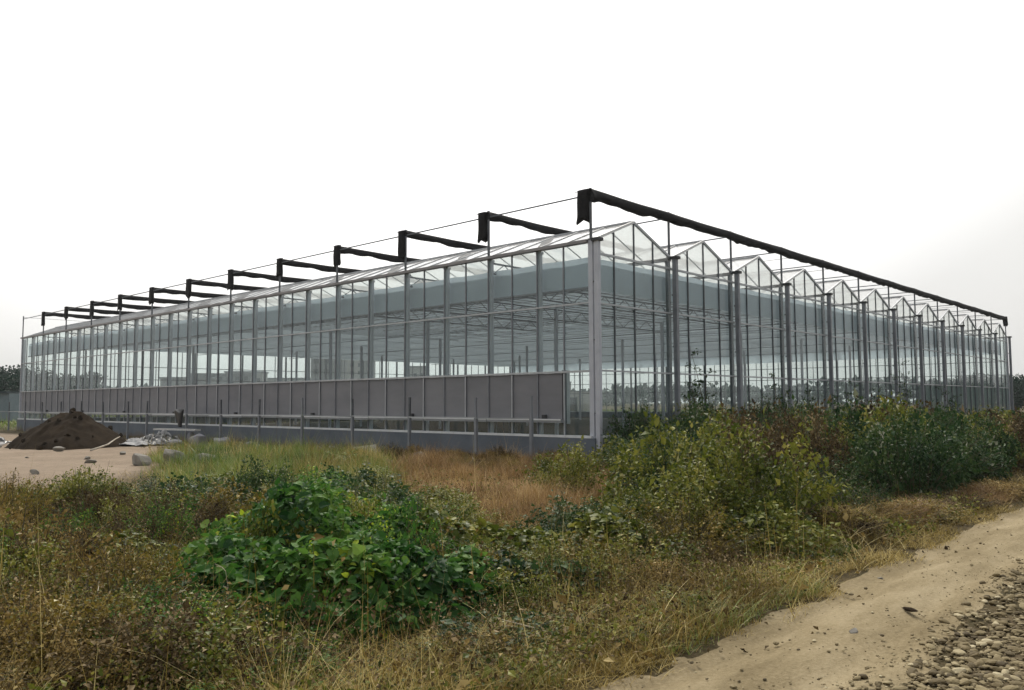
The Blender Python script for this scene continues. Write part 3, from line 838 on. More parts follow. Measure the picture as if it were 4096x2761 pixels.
# white plank resting on two stones, plastic sheet, tarp, branch, board
b = MB().beam((-1.5, 23.6, .47), (-1.45, 19.7, .50), .26, .07).obj('plank', M['board'])
tag(b, 'long white plank laid level along the grey plinth', 'plank')
for y in (20.3, 22.9):
    s = tag(link('concrete_block', rock_mesh(int(y), 'concrete_block', M['lilac'], (.22, .2, .30), 2, .1), None, (-1.48, y, .145)), 'concrete block under the %s end of the long white plank' % ('near' if y < 21 else 'far'), 'block', 'blocks under the plank')
def drape(name, mat, cx, cy_, sx, sy, rz, seed, amp, label, cat, z0=0.03):
    n = 40
    X, Y = np.meshgrid(np.linspace(-1, 1, n), np.linspace(-1, 1, n))
    edge = 1 + .25 * (fbm(np.arctan2(Y, X) * 1.7 + seed, X * 0 + seed) - .5)
    x, y = X * sx * edge, Y * sy * edge
    c, s = math.cos(rz), math.sin(rz)
    wx, wy = cx + x * c - y * s, cy_ + x * s + y * c
    ridg = 1 - np.abs(2 * fbm(x * 2.4 + seed, y * 2.4, 4) - 1)
    Z = gz(wx, wy) + z0 + amp * np.clip(ridg - .45, 0, 1) * np.clip(1.05 - np.maximum(abs(X), abs(Y)), 0, 1) ** .5 * 1.6
    me = grid_mesh(name, wx, wy, Z, M[mat])
    o = link(name, me); o.modifiers.new('thickness', 'SOLIDIFY').thickness = .006
    return tag(o, label, cat)
drape('plastic_sheet', 'sheet', -4.2, 19.2, .55, 1.2, -.5, 2, .35, 'crumpled pale plastic sheet on the sand right of the earth heap', 'sheet')
drape('plastic_sheet', 'sheet', -8.6, 22.9, .9, .5, .4, 5, .35, 'crumpled pale plastic sheet left of the earth heap', 'sheet')
drape('black_film', 'tarp', -3.0, 20.0, .8, 1.7, -.4, 8, .55, 'heap of crumpled black plastic film behind the pale sheet', 'film')
drape('black_film', 'tarp', -8.2, 24.6, 1.1, .6, .3, 9, .5, 'heap of crumpled black plastic film left of the earth heap', 'film')
drape('plastic_sheet', 'sheet', -2.1, 21.6, .35, .7, .2, 12, .6, 'pale crumpled plastic bundle against the plinth', 'sheet')
# black sack hung over the rail
mb = MB()
nn = 12
V = []
for i in range(nn):
    t = i / (nn - 1)
    for k in range(14):
        a = 2 * math.pi * k / 14
        V.append((-1.09 + .09 * math.cos(a) * (1 - .3 * t), 22.1 + (.12 + .34 * (1 - t) ** 1.3) * math.sin(a) + .16 * (1 - t), 1.30 - .72 * t + .07 * math.sin(3 * a) * (1 - t)))
for i in range(nn - 1):
    for k in range(14):
        k2 = (k + 1) % 14
        mb.f.append((i * 14 + k, i * 14 + k2, (i + 1) * 14 + k2, (i + 1) * 14 + k))
mb.f.append(tuple(range(14))[::-1]); mb.f.append(tuple((nn - 1) * 14 + k for k in range(14)))
mb.v = V
tag(mb.obj('black_sack', M['tarp'], None, True), 'black plastic sack hanging over the fence rail', 'sack')
tag(MB().tube([(-7.1, 15.9, .05), (-6.75, 16.1, .12), (-6.3, 16.5, .2), (-5.9, 16.9, .36), (-5.55, 17.4, .42)], [.035, .03, .026, .02, .012], 6).obj('fallen_branch', M['wood'], None, True), 'pale fallen branch lying against the earth heap', 'branch')
tag(MB().beam((-2.35, 7.6, .06), (-2.0, 6.9, .16), .03, .34).obj('board', M['board']), 'short pale board on edge at the fence foot', 'board')
tag(MB().tube([(-3.2, 1.6, .02), (-2.6, 2.0, .10), (-2.0, 2.7, .16)], [.03, .024, .015], 5).obj('fallen_branch', M['wood']), 'pale stick on the orange soil by the nearest posts', 'branch')

# equipment standing inside, seen through the gable side
cab = empty('green_cabinet', (14.0, 16.4, 0.03))
tag(cab, 'dark green cabinet on legs inside the greenhouse behind the gable glass', 'cabinet')
mg = solid('dark_green_paint', (0.012, 0.035, 0.028), (0.018, 0.05, 0.04), rough=0.4)
MB().box(-.55, .55, -.3, .3, .95, 1.95).obj('body', mg, cab)
for sx in (-.5, .5):
    for sy in (-.25, .25): MB().box(sx - .03, sx + .03, sy - .03, sy + .03, 0, .95).obj('leg', M['steel_dark'], cab)
MB().box(-.02, .02, -.312, -.301, .98, 1.92).obj('door_seam', M['cap'], cab)

# ------------------------------------------------------------------ far background
def at(px, depth):
    """ground point seen in picture column px (of 2326) at a given depth"""
    a = YAW - math.atan((px - 1163) / 1861.0)
    d = depth / math.cos(a - YAW)
    return CAM[0] + d * math.cos(a), CAM[1] + d * math.sin(a)
M['far_leaf'] = leaf_mat('distant_foliage', [(0.1, (0.010, 0.026, 0.020)), (0.5, (0.020, 0.045, 0.033)), (0.9, (0.04, 0.075, 0.05))], trans=.2, spec=.1)
M['bark'] = solid('bark', (0.035, 0.028, 0.02), (0.07, 0.055, 0.04), rough=0.95, scale=4, bump=.6)
def tree_meshes(seed, h, r, n, leaf):
    g_ = np.random.default_rng(seed)
    mb = MB()
    mb.tube([(0, 0, -.3), (.05, .02, h * .3), (g_.normal(0, .1), g_.normal(0, .1), h * .62)], [.16, .12, .06], 7)
    cl = []
    for i in range(22):
        a = g_.random() * 6.28; u = g_.random()
        zc = h * (.20 + .72 * u); rad = r * math.sqrt(max(.05, 1 - ((u - .42) / .66) ** 2)) * g_.uniform(.35, 1.0)
        c = np.array([rad * math.cos(a), rad * math.sin(a), zc]); cl.append((c, g_.uniform(.30, .55) * r))
        if i < 9: mb.tube([(0, 0, h * (.2 + .3 * g_.random())), tuple(c * [.5, .5, .9]), tuple(c)], [.05, .035, .012], 5)
    Pp = []
    for c, s in cl:
        q = norm(g_.normal(size=(n // 22, 3))) * (g_.random((n // 22, 1)) ** .45) * s
        Pp.append(c + q * [1, 1, .8])
    Pp = np.concatenate(Pp)
    D = norm(g_.normal(size=Pp.shape)); Nn = norm(g_.normal(size=Pp.shape) + [0, 0, .8])
    V, T, m = leaves(Pp, D, Nn, leaf * g_.uniform(.6, 1.3, len(Pp)), .7, T_SIMPLE)
    return mb.mesh('trunk', M['bark']), tri_mesh('crown', V, T, M['far_leaf'], np.repeat(np.clip(g_.normal(.5, .2, len(Pp)), 0, 1), m))
TM = [tree_meshes(100 + i, 6.0, 2.3 + .3 * i, 2600, .34) for i in range(4)]
def tree(x, y, s, i, label, group):
    t = empty('tree', (x, y, 0), rng.random() * 6.28); t.scale = (s * rng.uniform(1.0, 1.25), s * rng.uniform(1.0, 1.25), s)
    tag(t, label, 'tree', group)
    link('trunk', TM[i % 4][0], t); link('crown', TM[i % 4][1], t)
for i in range(18):
    px = -190 + i * 23 + rng.normal(0, 5); dep = rng.uniform(92, 112)
    x, y = at(px, dep); hgt = (1.6 + dep * (82 if px < 60 else 70) / 1861) * rng.uniform(.88, 1.06)
    tree(x, y, hgt / 6.0, i, 'dark distant tree in the row beyond the far left end of the greenhouse', 'trees beyond the left end')
for i in range(12):
    px = 2190 + i * 24 + rng.normal(0, 5); dep = rng.uniform(88, 104)
    x, y = at(px, dep); hgt = (1.6 + dep * 58 / 1861) * rng.uniform(.85, 1.08)
    tree(x, y, hgt / 6.0, i + 2, 'dark distant tree in the row beyond the right end of the greenhouse', 'trees beyond the right end')
# long low shed far left and the dark bank in front of it
x0, y0_ = at(-160, 84); x1, y1_ = at(58, 82)
sh = empty('low_shed', (x0, y0_, 0)); tag(sh, 'long low blue grey shed in front of the far left trees', 'shed')
mb = MB().beam((0, 0, 1.35), (x1 - x0, y1_ - y0_, 1.35), 4.0, 2.7); mb.obj('wall', solid('blue_grey_sheeting', (0.13, 0.18, 0.20), (0.17, 0.22, 0.24), rough=.6), sh)
MB().beam((0, 0, 2.80), (x1 - x0, y1_ - y0_, 2.80), 4.6, .18).obj('roof', solid('dark_roof', (0.02, 0.035, 0.04), (0.03, 0.05, 0.055), rough=.6), sh)
# far wood, one mass on the horizon
g_ = np.random.default_rng(55)
n = 16000
az = R(42.8) + g_.uniform(-R(62), R(62), n)
dist = g_.uniform(330, 420, n)
top = 4.6 + 7.5 * fbm(az * 9, az * 0 + 2, 4) ** 1.3
zz = top * g_.random(n) ** .6
Pp = np.stack([CAM[0] + dist * np.cos(az), CAM[1] + dist * np.sin(az), zz], -1)
V, T, m = leaves(Pp, norm(g_.normal(size=Pp.shape)), norm(g_.normal(size=Pp.shape)), g_.uniform(1.6, 3.2, n), .9, T_SIMPLE)
fwd = link('far_wood', tri_mesh('far_wood', V, T, M['far_leaf'], np.repeat(np.clip(g_.normal(.5, .2, n), 0, 1), m)))
tag(fwd, 'hazy belt of far woodland along the horizon', 'woodland', kind='stuff')
# distant town blocks seen through the left half of the glass
mblk = [solid('distant_concrete', (0.22, 0.23, 0.24), (0.28, 0.29, 0.30), rough=.9), solid('distant_pale_wall', (0.36, 0.36, 0.35), (0.44, 0.44, 0.43), rough=.9)]
blocks = [(505, 300, 22, 12, 'slab block of flats, broadest of the distant town buildings'), (560, 320, 14, 13.5, 'distant flats with a stepped roof left of the tall tower'), (748, 240, 9, 22, 'tall plain tower rising over the other distant buildings'),
          (795, 330, 12, 31, 'twin-topped distant tower just right of the plain tower'), (835, 330, 5, 27, 'slim distant tower right of the twin-topped one'), (945, 360, 9, 17, 'narrow distant flats standing apart in the middle of the far glass'), (430, 280, 16, 10, 'low distant flats farthest left in the town'),
          (655, 340, 20, 11.5, 'long low distant flats left of the plain tower')]
for i, (px, dep, wd, ht, lab) in enumerate(blocks):
    x, y = at(px, dep)
    t = empty('apartment_building', (x, y, 0), YAW + math.pi / 2 - math.atan((px - 1163) / 1861.0) * .3); tag(t, lab, 'building')
    MB().box(-wd / 2, wd / 2, -5, 5, 0, ht).obj('wall', mblk[i % 2], t)
    MB().box(-wd / 2 - .3, wd / 2 + .3, -5.3, 5.3, ht, ht + .6).obj('roof', mblk[0], t)
    if 'twin' in lab:
        MB().box(-wd / 2, -wd / 6, -4, 4, ht + .6, ht + 3.5).obj('stair_tower', mblk[0], t)
        MB().box(wd / 6, wd / 2, -4, 4, ht + .6, ht + 2.5).obj('stair_tower', mblk[0], t)
    mw = M['cap']
    for sgn in (-1, 1):
        nw = int(wd // 3); nf = int(ht // 3)
        mb = MB()
        for a in range(nw):
            for f in range(nf): mb.box(-wd / 2 + .8 + a * 3, -wd / 2 + 2.2 + a * 3, *sorted((sgn * 5.0, sgn * 5.06)), 1 + f * 3, 2.4 + f * 3)
        mb.obj('window_strip', M['steel_dark'], t)
# pale cabins and a hedge beyond the far corner
for px, dep, wd, ht, lab in ((1318, 118, 5.2, 3.1, 'white site cabin with a dark doorway beyond the far corner of the greenhouse'), (1262, 125, 4.5, 4.6, 'taller pale cabin left of the white one beyond the far corner')):
    x, y = at(px, dep)
    t = empty('site_cabin', (x, y, 0), YAW + math.pi / 2); tag(t, lab, 'cabin')
    MB().box(-wd / 2, wd / 2, -1.2, 1.2, 0, ht).obj('wall', mblk[1], t)
    MB().box(-wd / 2 - .1, wd / 2 + .1, -1.3, 1.3, ht, ht + .12).obj('roof', mblk[0], t)
    for sgn in (-1, 1): MB().box(wd * .12, wd * .4, *sorted((sgn * 1.2, sgn * 1.24)), .3, 2.3).obj('door', M['steel_dark'], t)

# ------------------------------------------------------------------ vegetation
VINE = [(0.05, (0.014, 0.055, 0.013)), (0.40, (0.042, 0.125, 0.018)), (0.75, (0.105, 0.215, 0.034)), (0.93, (0.19, 0.29, 0.06)), (1.0, (0.42, 0.52, 0.03))]
M['vine'] = leaf_mat('vine_leaf', VINE, trans=.38, rough=.55, spec=.18)
M['olive'] = leaf_mat('olive_leaf', [(0.05, (0.026, 0.044, 0.007)), (0.4, (0.095, 0.122, 0.015)), (0.75, (0.215, 0.22, 0.034)), (0.96, (0.38, 0.34, 0.085)), (1.0, (0.48, 0.46, 0.28))], trans=.28, rough=.5, spec=.2)
M['gold_leaf'] = leaf_mat('yellowing_leaf', [(0.05, (0.040, 0.034, 0.007)), (0.4, (0.135, 0.11, 0.017)), (0.75, (0.26, 0.19, 0.036)), (0.96, (0.42, 0.32, 0.10)), (1.0, (0.6, 0.54, 0.33))], trans=.28, rough=.55, spec=.2)
M['dry_leaf'] = leaf_mat('dry_tan_leaf', [(0.05, (0.060, 0.040, 0.012)), (0.4, (0.175, 0.118, 0.036)), (0.75, (0.30, 0.21, 0.070)), (1.0, (0.50, 0.40, 0.19))], trans=.25, rough=.7, spec=.1)
M['dark_leaf'] = leaf_mat('dark_leaf', [(0.05, (0.008, 0.026, 0.009)), (0.45, (0.026, 0.064, 0.018)), (0.8, (0.062, 0.105, 0.028)), (0.97, (0.13, 0.16, 0.05)), (1.0, (0.34, 0.35, 0.26))], trans=.25, rough=.5, spec=.15)
M['brown_leaf'] = leaf_mat('withered_leaf', [(0.05, (0.022, 0.015, 0.008)), (0.45, (0.066, 0.046, 0.020)), (0.8, (0.13, 0.092, 0.040)), (1.0, (0.40, 0.31, 0.18))], trans=.22, rough=.7, spec=.1)
M['straw'] = leaf_mat('dry_grass_blade', [(0.05, (0.070, 0.050, 0.009)), (0.4, (0.23, 0.166, 0.034)), (0.75, (0.43, 0.32, 0.085)), (1.0, (0.66, 0.55, 0.25))], trans=.25, rough=.7)
M['rust'] = leaf_mat('orange_dead_grass', [(0.05, (0.080, 0.044, 0.014)), (0.45, (0.215, 0.125, 0.042)), (0.8, (0.36, 0.225, 0.085)), (1.0, (0.54, 0.39, 0.19))], trans=.25, rough=.7)
M['grass'] = leaf_mat('green_grass_blade', [(0.05, (0.040, 0.082, 0.008)), (0.45, (0.12, 0.20, 0.020)), (0.8, (0.25, 0.31, 0.05)), (1.0, (0.30, 0.29, 0.12))], trans=.3, rough=.5)
M['stem'] = solid('weed_stem', (0.05, 0.042, 0.022), (0.11, 0.09, 0.05), rough=.8, scale=8)
M['pale_stem'] = solid('bleached_stalk', (0.36, 0.31, 0.21), (0.58, 0.52, 0.40), rough=.8, scale=8)

def bush_meshes(seed, n, leaf, wr=.62, ns=46, top=1.0, spread=.13, tmpl=T_SIMPLE, stemr=.008, flat=.55, low=.12):
    """a bush of unit height and unit radius: many arching stems carrying leaves"""
    r = np.random.default_rng(seed)
    a = r.random(ns) * 6.283; u = np.sqrt(r.random(ns))
    tip = np.stack([u * np.cos(a), u * np.sin(a), (1 - flat * u ** 2) * r.uniform(.62, 1.10, ns) * top], -1)
    tip[:4, 2] *= 1.14
    base = np.stack([.3 * u * np.cos(a) + r.normal(0, .06, ns), .3 * u * np.sin(a) + r.normal(0, .06, ns), np.full(ns, -.05)], -1)
    mid = base * .45 + tip * .55; mid[:, 2] = tip[:, 2] * .72
    mb = MB()
    for i in range(ns):
        e = tip[i] + (tip[i] - mid[i]) * (r.uniform(.25, .75) if i % 3 == 0 else .02) + r.normal(0, .02, 3)
        mb.tube([tuple(base[i]), tuple(mid[i]), tuple(tip[i]), tuple(e)], [stemr, stemr * .7, stemr * .35, stemr * .2], 4)
    k = n // ns
    Pp, D = [], []
    for i in range(ns):
        t = low + (1 - low) * r.random(k) ** .75
        c = ((1 - t) ** 2)[:, None] * base[i] + (2 * t * (1 - t))[:, None] * mid[i] + (t ** 2)[:, None] * tip[i]
        off = r.normal(size=(k, 3)) * spread * (1.15 - .75 * t)[:, None]
        Pp.append(c + off)
        D.append(off * 3 + r.normal(size=(k, 3)) * .5 + np.array([math.cos(a[i]) * .5, math.sin(a[i]) * .5, -.05]))
    Pp = np.concatenate(Pp); D = np.concatenate(D)
    Pp[:, 2] = np.maximum(Pp[:, 2], .01)
    Nn = norm(r.normal(size=Pp.shape) * .75 + [0, 0, 1.0] + Pp * [.5, .5, 0])
    V, T, m = leaves(Pp, D, Nn, leaf * np.exp(r.normal(0, .35, len(Pp))), wr, tmpl)
    cl = fbm(Pp[:, 0] * 2.6 + seed, Pp[:, 1] * 2.6 + Pp[:, 2] * 2.1, 3)
    tint = np.clip(.5 + 1.0 * (cl - .5) + r.normal(0, .17, len(Pp)), 0, 1)
    tint[r.random(len(Pp)) < .004] = 1.0
    return mb.mesh('stem', M['stem']), tri_mesh('foliage', V, T, M['olive'], np.repeat(tint, m))

BM = [bush_meshes(200, 5200, .050), bush_meshes(201, 5600, .044, ns=60, spread=.11), bush_meshes(202, 4200, .062, wr=.75, spread=.15),
      bush_meshes(203, 6000, .036, wr=.5, ns=70, spread=.10, flat=.35)]
BF = [bush_meshes(210, 2200, .085, spread=.15), bush_meshes(211, 2200, .085, ns=36, spread=.16)]      # coarser ones for far down the hedge
def bush(x, y, r, h, i, mat, label, group=None, far=False, cat='bush', z=0.0):
    src = (BF if far else BM)[i % (2 if far else 4)]
    t = empty('weed_bush', (x, y, gz1(x, y) - .02 + z), rng.random() * 6.28); t.scale = (r, r * rng.uniform(.85, 1.15), h)
    tag(t, label, cat, group)
    link('stem', src[0], t)
    f = link('foliage', src[1], t)
    f.material_slots[0].link = 'OBJECT'; f.material_slots[0].material = M[mat]
    return t

# --- the big bushes right of centre
bush(-8.7, -8.9, 1.05, 1.34, 0, 'olive', 'tall yellowing olive bush nearest the dirt road, right of centre')
bush(-9.6, -8.7, .95, .98, 1, 'olive', 'broad low olive bush in front of the tall yellowing one')
bush(-7.6, -7.3, 1.05, 1.34, 2, 'olive', 'olive bush with a few pale leaves behind the tall yellowing one')
bush(-8.0, -7.5, .85, 1.05, 3, 'dark_leaf', 'dark green bush at the left end of the thicket beside the orange soil')
bush(-5.6, -5.7, 1.05, 1.14, 0, 'olive', 'olive bush below the corner column of the greenhouse')
bush(-3.6, -3.9, .9, .95, 1, 'dark_leaf', 'dark leafy bush just in front of the corner column foot')
bush(-4.6, -5.6, 1.1, 1.26, 3, 'dark_leaf', 'dark bush with a ragged top, right of the corner column')
bush(-2.3, -2.7, .9, .82, 2, 'olive', 'low pale-flecked bush against the plinth at the corner')
bush(-6.4, -7.7, 1.1, 1.44, 1, 'brown_leaf', 'withered brown bush among the olive ones, right of the tall yellowing bush')
bush(-7.2, -9.2, .8, .9, 3, 'dark_leaf', 'dark bush at the right foot of the tall yellowing one')
# --- hedge along the road to the right
hs = []
xs_ = -7.0
while xs_ < 62:
    st = 1.0 + max(0, xs_) * .035
    for row, yb in enumerate((-9.0, -7.4, -5.6, -3.6, -1.6)):
        if xs_ > 14 and row in (1, 3) and False: continue
        x = xs_ + rng.normal(0, .25); y = yb + rng.normal(0, .28)
        if x < -4.4 + (0 if row < 2 else (1.2 if row == 2 else 3.0 if row == 3 else 4.6)): continue
        hs.append((x, y, row))
    xs_ += st * 1.15
zones = {('dark_leaf', 0): 'dark green leafy bush in the front row of the hedge along the dirt road', ('olive', 0): 'dull olive bush in the front row of the hedge along the dirt road', ('brown_leaf', 0): 'withered brown bush in the front row of the hedge along the dirt road',
         ('dark_leaf', 1): 'dark green leafy bush deep in the hedge between the road and the gable glass', ('olive', 1): 'dull olive bush deep in the hedge between the road and the gable glass', ('brown_leaf', 1): 'withered brown bush deep in the hedge between the road and the gable glass'}
for i, (x, y, row) in enumerate(hs):
    d = math.hypot(x - CAM[0], y - CAM[1])
    q = rng.random()
    mat = ('dark_leaf' if q < .50 else 'olive' if q < .72 else 'brown_leaf') if row < 2 else ('dark_leaf' if q < .50 else 'olive' if q < .62 else 'brown_leaf')
    topz = 1.50 + (.09 if row < 2 else .13) * rng.normal() - max(0, d - 21) * .021
    if row == 0: topz *= .86
    topz = max(.75, topz)
    bush(x, y, rng.uniform(.85, 1.15) * (1 + max(0, d - 20) * .012), topz, i, mat, zones[(mat, 0 if row == 0 else 1)], 'hedge bushes, %s' % {'dark_leaf': 'dark green', 'olive': 'olive', 'brown_leaf': 'brown'}[mat] + (' front' if row == 0 else ' behind'), far=d > 24)
# --- lower bushes on the left and in the middle distance
for x, y, r, h, i, mat, lab in (
    (-12.4, -1.2, .85, .50, 3, 'dark_leaf', 'low dark bush left of the vine mound, in front of the bare sand'),
    (-11.5, -1.2, .8, .46, 0, 'olive', 'low olive bush between the bare sand and the green grass'),
    (-13.8, -1.9, .75, .44, 1, 'brown_leaf', 'low brownish bush farthest left, at the edge of the bare sand'),
    (-10.1, -2.8, .75, .60, 2, 'dark_leaf', 'dark broad-leaved bush in the middle, behind the vine mound'),
    (-11.0, -3.3, .85, .66, 1, 'vine', 'fresh green bush directly behind the vine mound'),
    (-8.9, -1.6, .8, .46, 0, 'olive', 'low olive bush behind the dark one, at the foot of the green grass'),
    (-7.7, -0.4, .75, .40, 3, 'grass', 'low bright green bush at the right end of the green grass'),
    (-12.0, -4.2, .8, .66, 3, 'olive', 'olive bush at the left shoulder of the vine mound'),
    (-12.9, -4.6, .8, .66, 0, 'gold_leaf', 'yellow brown bush behind the left end of the vine mound'),
    (-4.2, 5.0, .6, .34, 1, 'olive', 'small bush at the edge of bare soil before the second fence post'),
    (-5.9, 3.2, .7, .38, 2, 'grass', 'small leafy bush at the right edge of the green grass'),
    (-10.9, -4.9, .6, .44, 0, 'dark_leaf', 'dark bush between the vine mound and the orange soil'),
    (-9.4, -4.2, .55, .34, 2, 'olive', 'small olive bush on the left edge of the orange soil'),
    (-13.2, -3.3, .8, .60, 1, 'olive', 'olive bush among the brown weeds, first of the row behind the vine mound'),
    (-12.7, -3.0, .7, .62, 2, 'dark_leaf', 'dark bush in the row behind the vine mound, before the green grass'),
    (-11.7, -2.6, .8, .48, 2, 'vine', 'bright green bush at the foot of the green grass'),
    (-10.3, -4.0, .7, .56, 3, 'olive', 'olive bush between the dark broad-leaved one and the orange soil'),
    (-11.5, -5.3, .75, .64, 2, 'dark_leaf', 'dark bush right behind the vine mound, left of the orange soil'),
    (-11.1, -6.2, .7, .52, 1, 'olive', 'olive bush at the near left corner of the orange soil'),
    (-10.9, -8.0, .8, .60, 1, 'dark_leaf', 'dark low bush at the near end of the orange soil'),
    (-11.2, -9.0, .75, .52, 0, 'olive', 'low olive bush nearest the camera in the thicket'),
    (-10.4, -9.1, .8, .66, 3, 'gold_leaf', 'low yellowing bush at the front of the thicket by the road'),
    (-9.6, -9.5, .75, .58, 2, 'olive', 'low olive bush at the road edge below the tall yellowing one'),
    (-12.1, -9.0, .6, .40, 3, 'olive', 'small olive weed at the right foot of the dark vine mound'),
    (-11.9, -9.6, .5, .30, 1, 'dry_leaf', 'small tan weed between the thicket and the road')):
    bush(x, y, r, h, i, mat, lab)
# tangled weeds crowding the left foreground and running behind the vine
r_ = np.random.default_rng(91)
kinds = {'dry_leaf': 'dry tan', 'brown_leaf': 'withered brown', 'olive': 'olive green', 'dark_leaf': 'dark green', 'gold_leaf': 'yellowing', 'vine': 'fresh green'}
for i in range(120):
    px = r_.uniform(-160, 1010); py = r_.uniform(1165, 1590)
    inv = ((px - 690) / 330) ** 2 + ((py - 1335) / 165) ** 2 < 1          # the big vine has its own place
    if inv or (px > 620 and py > 1300): continue
    a = YAW - math.atan((px - 1163) / 1861.0); dep = 1.6 / ((py - 914) / 1861.0); d = dep / math.cos(a - YAW)
    x, y = CAM[0] + d * math.cos(a), CAM[1] + d * math.sin(a)
    if y < -10.2: continue
    q = r_.random(); back = px > 430 and py < 1300
    if back: mat = 'olive' if q < .34 else 'vine' if q < .62 else 'dark_leaf' if q < .84 else 'gold_leaf'
    else: mat = 'dry_leaf' if q < .34 else 'vine' if q < .44 else 'olive' if q < .70 else 'gold_leaf' if q < .84 else 'brown_leaf'
    zone = 'behind the big vine mound' if back else 'in the left foreground'
    bush(x, y, r_.uniform(.40, .70), r_.uniform(.46, .84) * (1 if py < 1460 else .62), (0, 1, 3, 2)[i % 4] if back else (1, 3)[i % 2], mat, '%s small-leaved weed in the tangle %s' % (kinds[mat], zone), '%s weeds %s' % (kinds[mat], zone), cat='weed')
for i in range(40):
    px = r_.uniform(930, 1440); py = r_.uniform(1215, 1500)
    a = YAW - math.atan((px - 1163) / 1861.0); dep = 1.6 / ((py - 914) / 1861.0); d = dep / math.cos(a - YAW)
    x, y = CAM[0] + d * math.cos(a), CAM[1] + d * math.sin(a)
    if y < -10.25: continue
    q = r_.random(); mat = 'olive' if q < .46 else 'dark_leaf' if q < .68 else 'gold_leaf' if q < .84 else 'dry_leaf'
    bush(x, y, r_.uniform(.36, .6), r_.uniform(.26, .52) * (1 if py < 1400 else .6), (0, 1, 3, 2)[i % 4], mat, '%s small-leaved weed in the tangle between the vine and the road' % kinds[mat], '%s weeds between the vine and the road' % kinds[mat], cat='weed')

# --- broad-leaved vine mounds
def mound(name, cx, cy_, rx_, ry_, h, n, leaf, seed, mat, label, tmpl=T_HEART, rot=0.0):
    r = np.random.default_rng(seed)
    a = r.random(n) * 6.283; u = r.random(n) ** .5 * 1.05
    lx, ly = rx_ * u * np.cos(a), ry_ * u * np.sin(a)
    c, s = math.cos(rot), math.sin(rot)
    x, y = cx + lx * c - ly * s, cy_ + lx * s + ly * c
    def hf(x, y):
        dx, dy = x - cx, y - cy_
        qx, qy = (dx * c + dy * s) / rx_, (-dx * s + dy * c) / ry_
        e = np.hypot(qx, qy) * (1 + .35 * (fbm(np.arctan2(qy, qx) * 1.2 + seed, qx * 0 + seed) - .5))
        return h * np.clip(1 - e ** 2.6, 0, 1) ** .7 * (.45 + 1.1 * fbm(x * 1.7 + seed, y * 1.7, 3)) + .10 * (fbm(x * 5, y * 5 + seed, 2) - .5)
    e = .03
    z = hf(x, y); gxn = (hf(x + e, y) - hf(x - e, y)) / (2 * e); gyn = (hf(x, y + e) - hf(x, y - e)) / (2 * e)
    nn = norm(np.stack([-np.clip(gxn, -4, 4), -np.clip(gyn, -4, 4), np.ones(n)], -1))
    dep = r.random(n) ** 1.6 * .22
    Pp = np.stack([x, y, gz(x, y) + np.maximum(z, .02)], -1) - nn * dep[:, None] * np.minimum(1, z / .2)[:, None]
    # steep flanks need leaves too
    k = n // 2
    a2 = r.random(k) * 6.283; e2 = (.80 + .22 * r.random(k))
    x2, y2 = cx + (rx_ * e2 * np.cos(a2)) * c - (ry_ * e2 * np.sin(a2)) * s, cy_ + (rx_ * e2 * np.cos(a2)) * s + (ry_ * e2 * np.sin(a2)) * c
    z2 = gz(x2, y2) + r.random(k) * np.maximum(hf(cx + (x2 - cx) * .9, cy_ + (y2 - cy_) * .9), .05)
    Pp = np.concatenate([Pp, np.stack([x2, y2, z2], -1)])
    n2 = norm(np.stack([(x2 - cx), (y2 - cy_), np.full(k, .55)], -1))
    nn = np.concatenate([nn, n2])
    Nn = norm(nn * .8 + [0, 0, .5] + r.normal(size=nn.shape) * .58)
    D = nn * .5 + r.normal(size=nn.shape) * .8 + [0, 0, -.35]
    D = D - (D * Nn).sum(1, keepdims=True) * Nn
    V, T, m = leaves(Pp, D, Nn, leaf * np.clip(np.exp(r.normal(0, .38, len(Pp))), .4, 1.75), r.uniform(.7, 1.0, len(Pp)), tmpl)
    cl = fbm(Pp[:, 0] * 1.8 + seed, Pp[:, 1] * 1.8, 3)
    tint = np.clip(.45 + 1.1 * (cl - .5) + r.normal(0, .20, len(Pp)), 0, .93)
    tint[r.random(len(Pp)) < .003] = 1.0
    t = empty(name, (0, 0, 0))
    tag(t, label, 'vine')
    link('foliage', tri_mesh('foliage', V, T, M[mat], np.repeat(tint, m)), t)
    mb = MB()
    for i in range(46):
        j = r.integers(0, n); p = Pp[j]
        q = np.array([cx + (p[0] - cx) * .6, cy_ + (p[1] - cy_) * .6, 0]); q[2] = gz1(q[0], q[1])
        mb.tube([tuple(q), tuple((p * .6 + q * .4) + [0, 0, .1]), tuple(p)], [.006, .005, .003], 4)
    mb.obj('stem', M['stem'], t)
    return t
mound('leafy_vine', -14.45, -8.45, 1.0, .85, .66, 4600, .056, 301, 'vine', 'tallest fresh green broad-leaved vine mound in the foreground', rot=-.55)
mound('leafy_vine', -13.75, -8.85, .85, .70, .54, 3000, .060, 311, 'vine', 'fresh green vine mound merging into the right side of the tallest one', rot=-.2)
mound('leafy_vine', -13.75, -7.5, 1.1, .8, .76, 3600, .052, 312, 'vine', 'vine mound rising behind the tallest one', rot=-.6)
mound('leafy_vine', -14.7, -7.6, .7, .6, .48, 1700, .054, 313, 'vine', 'vine mound at the left shoulder of the tallest one', rot=-.4)
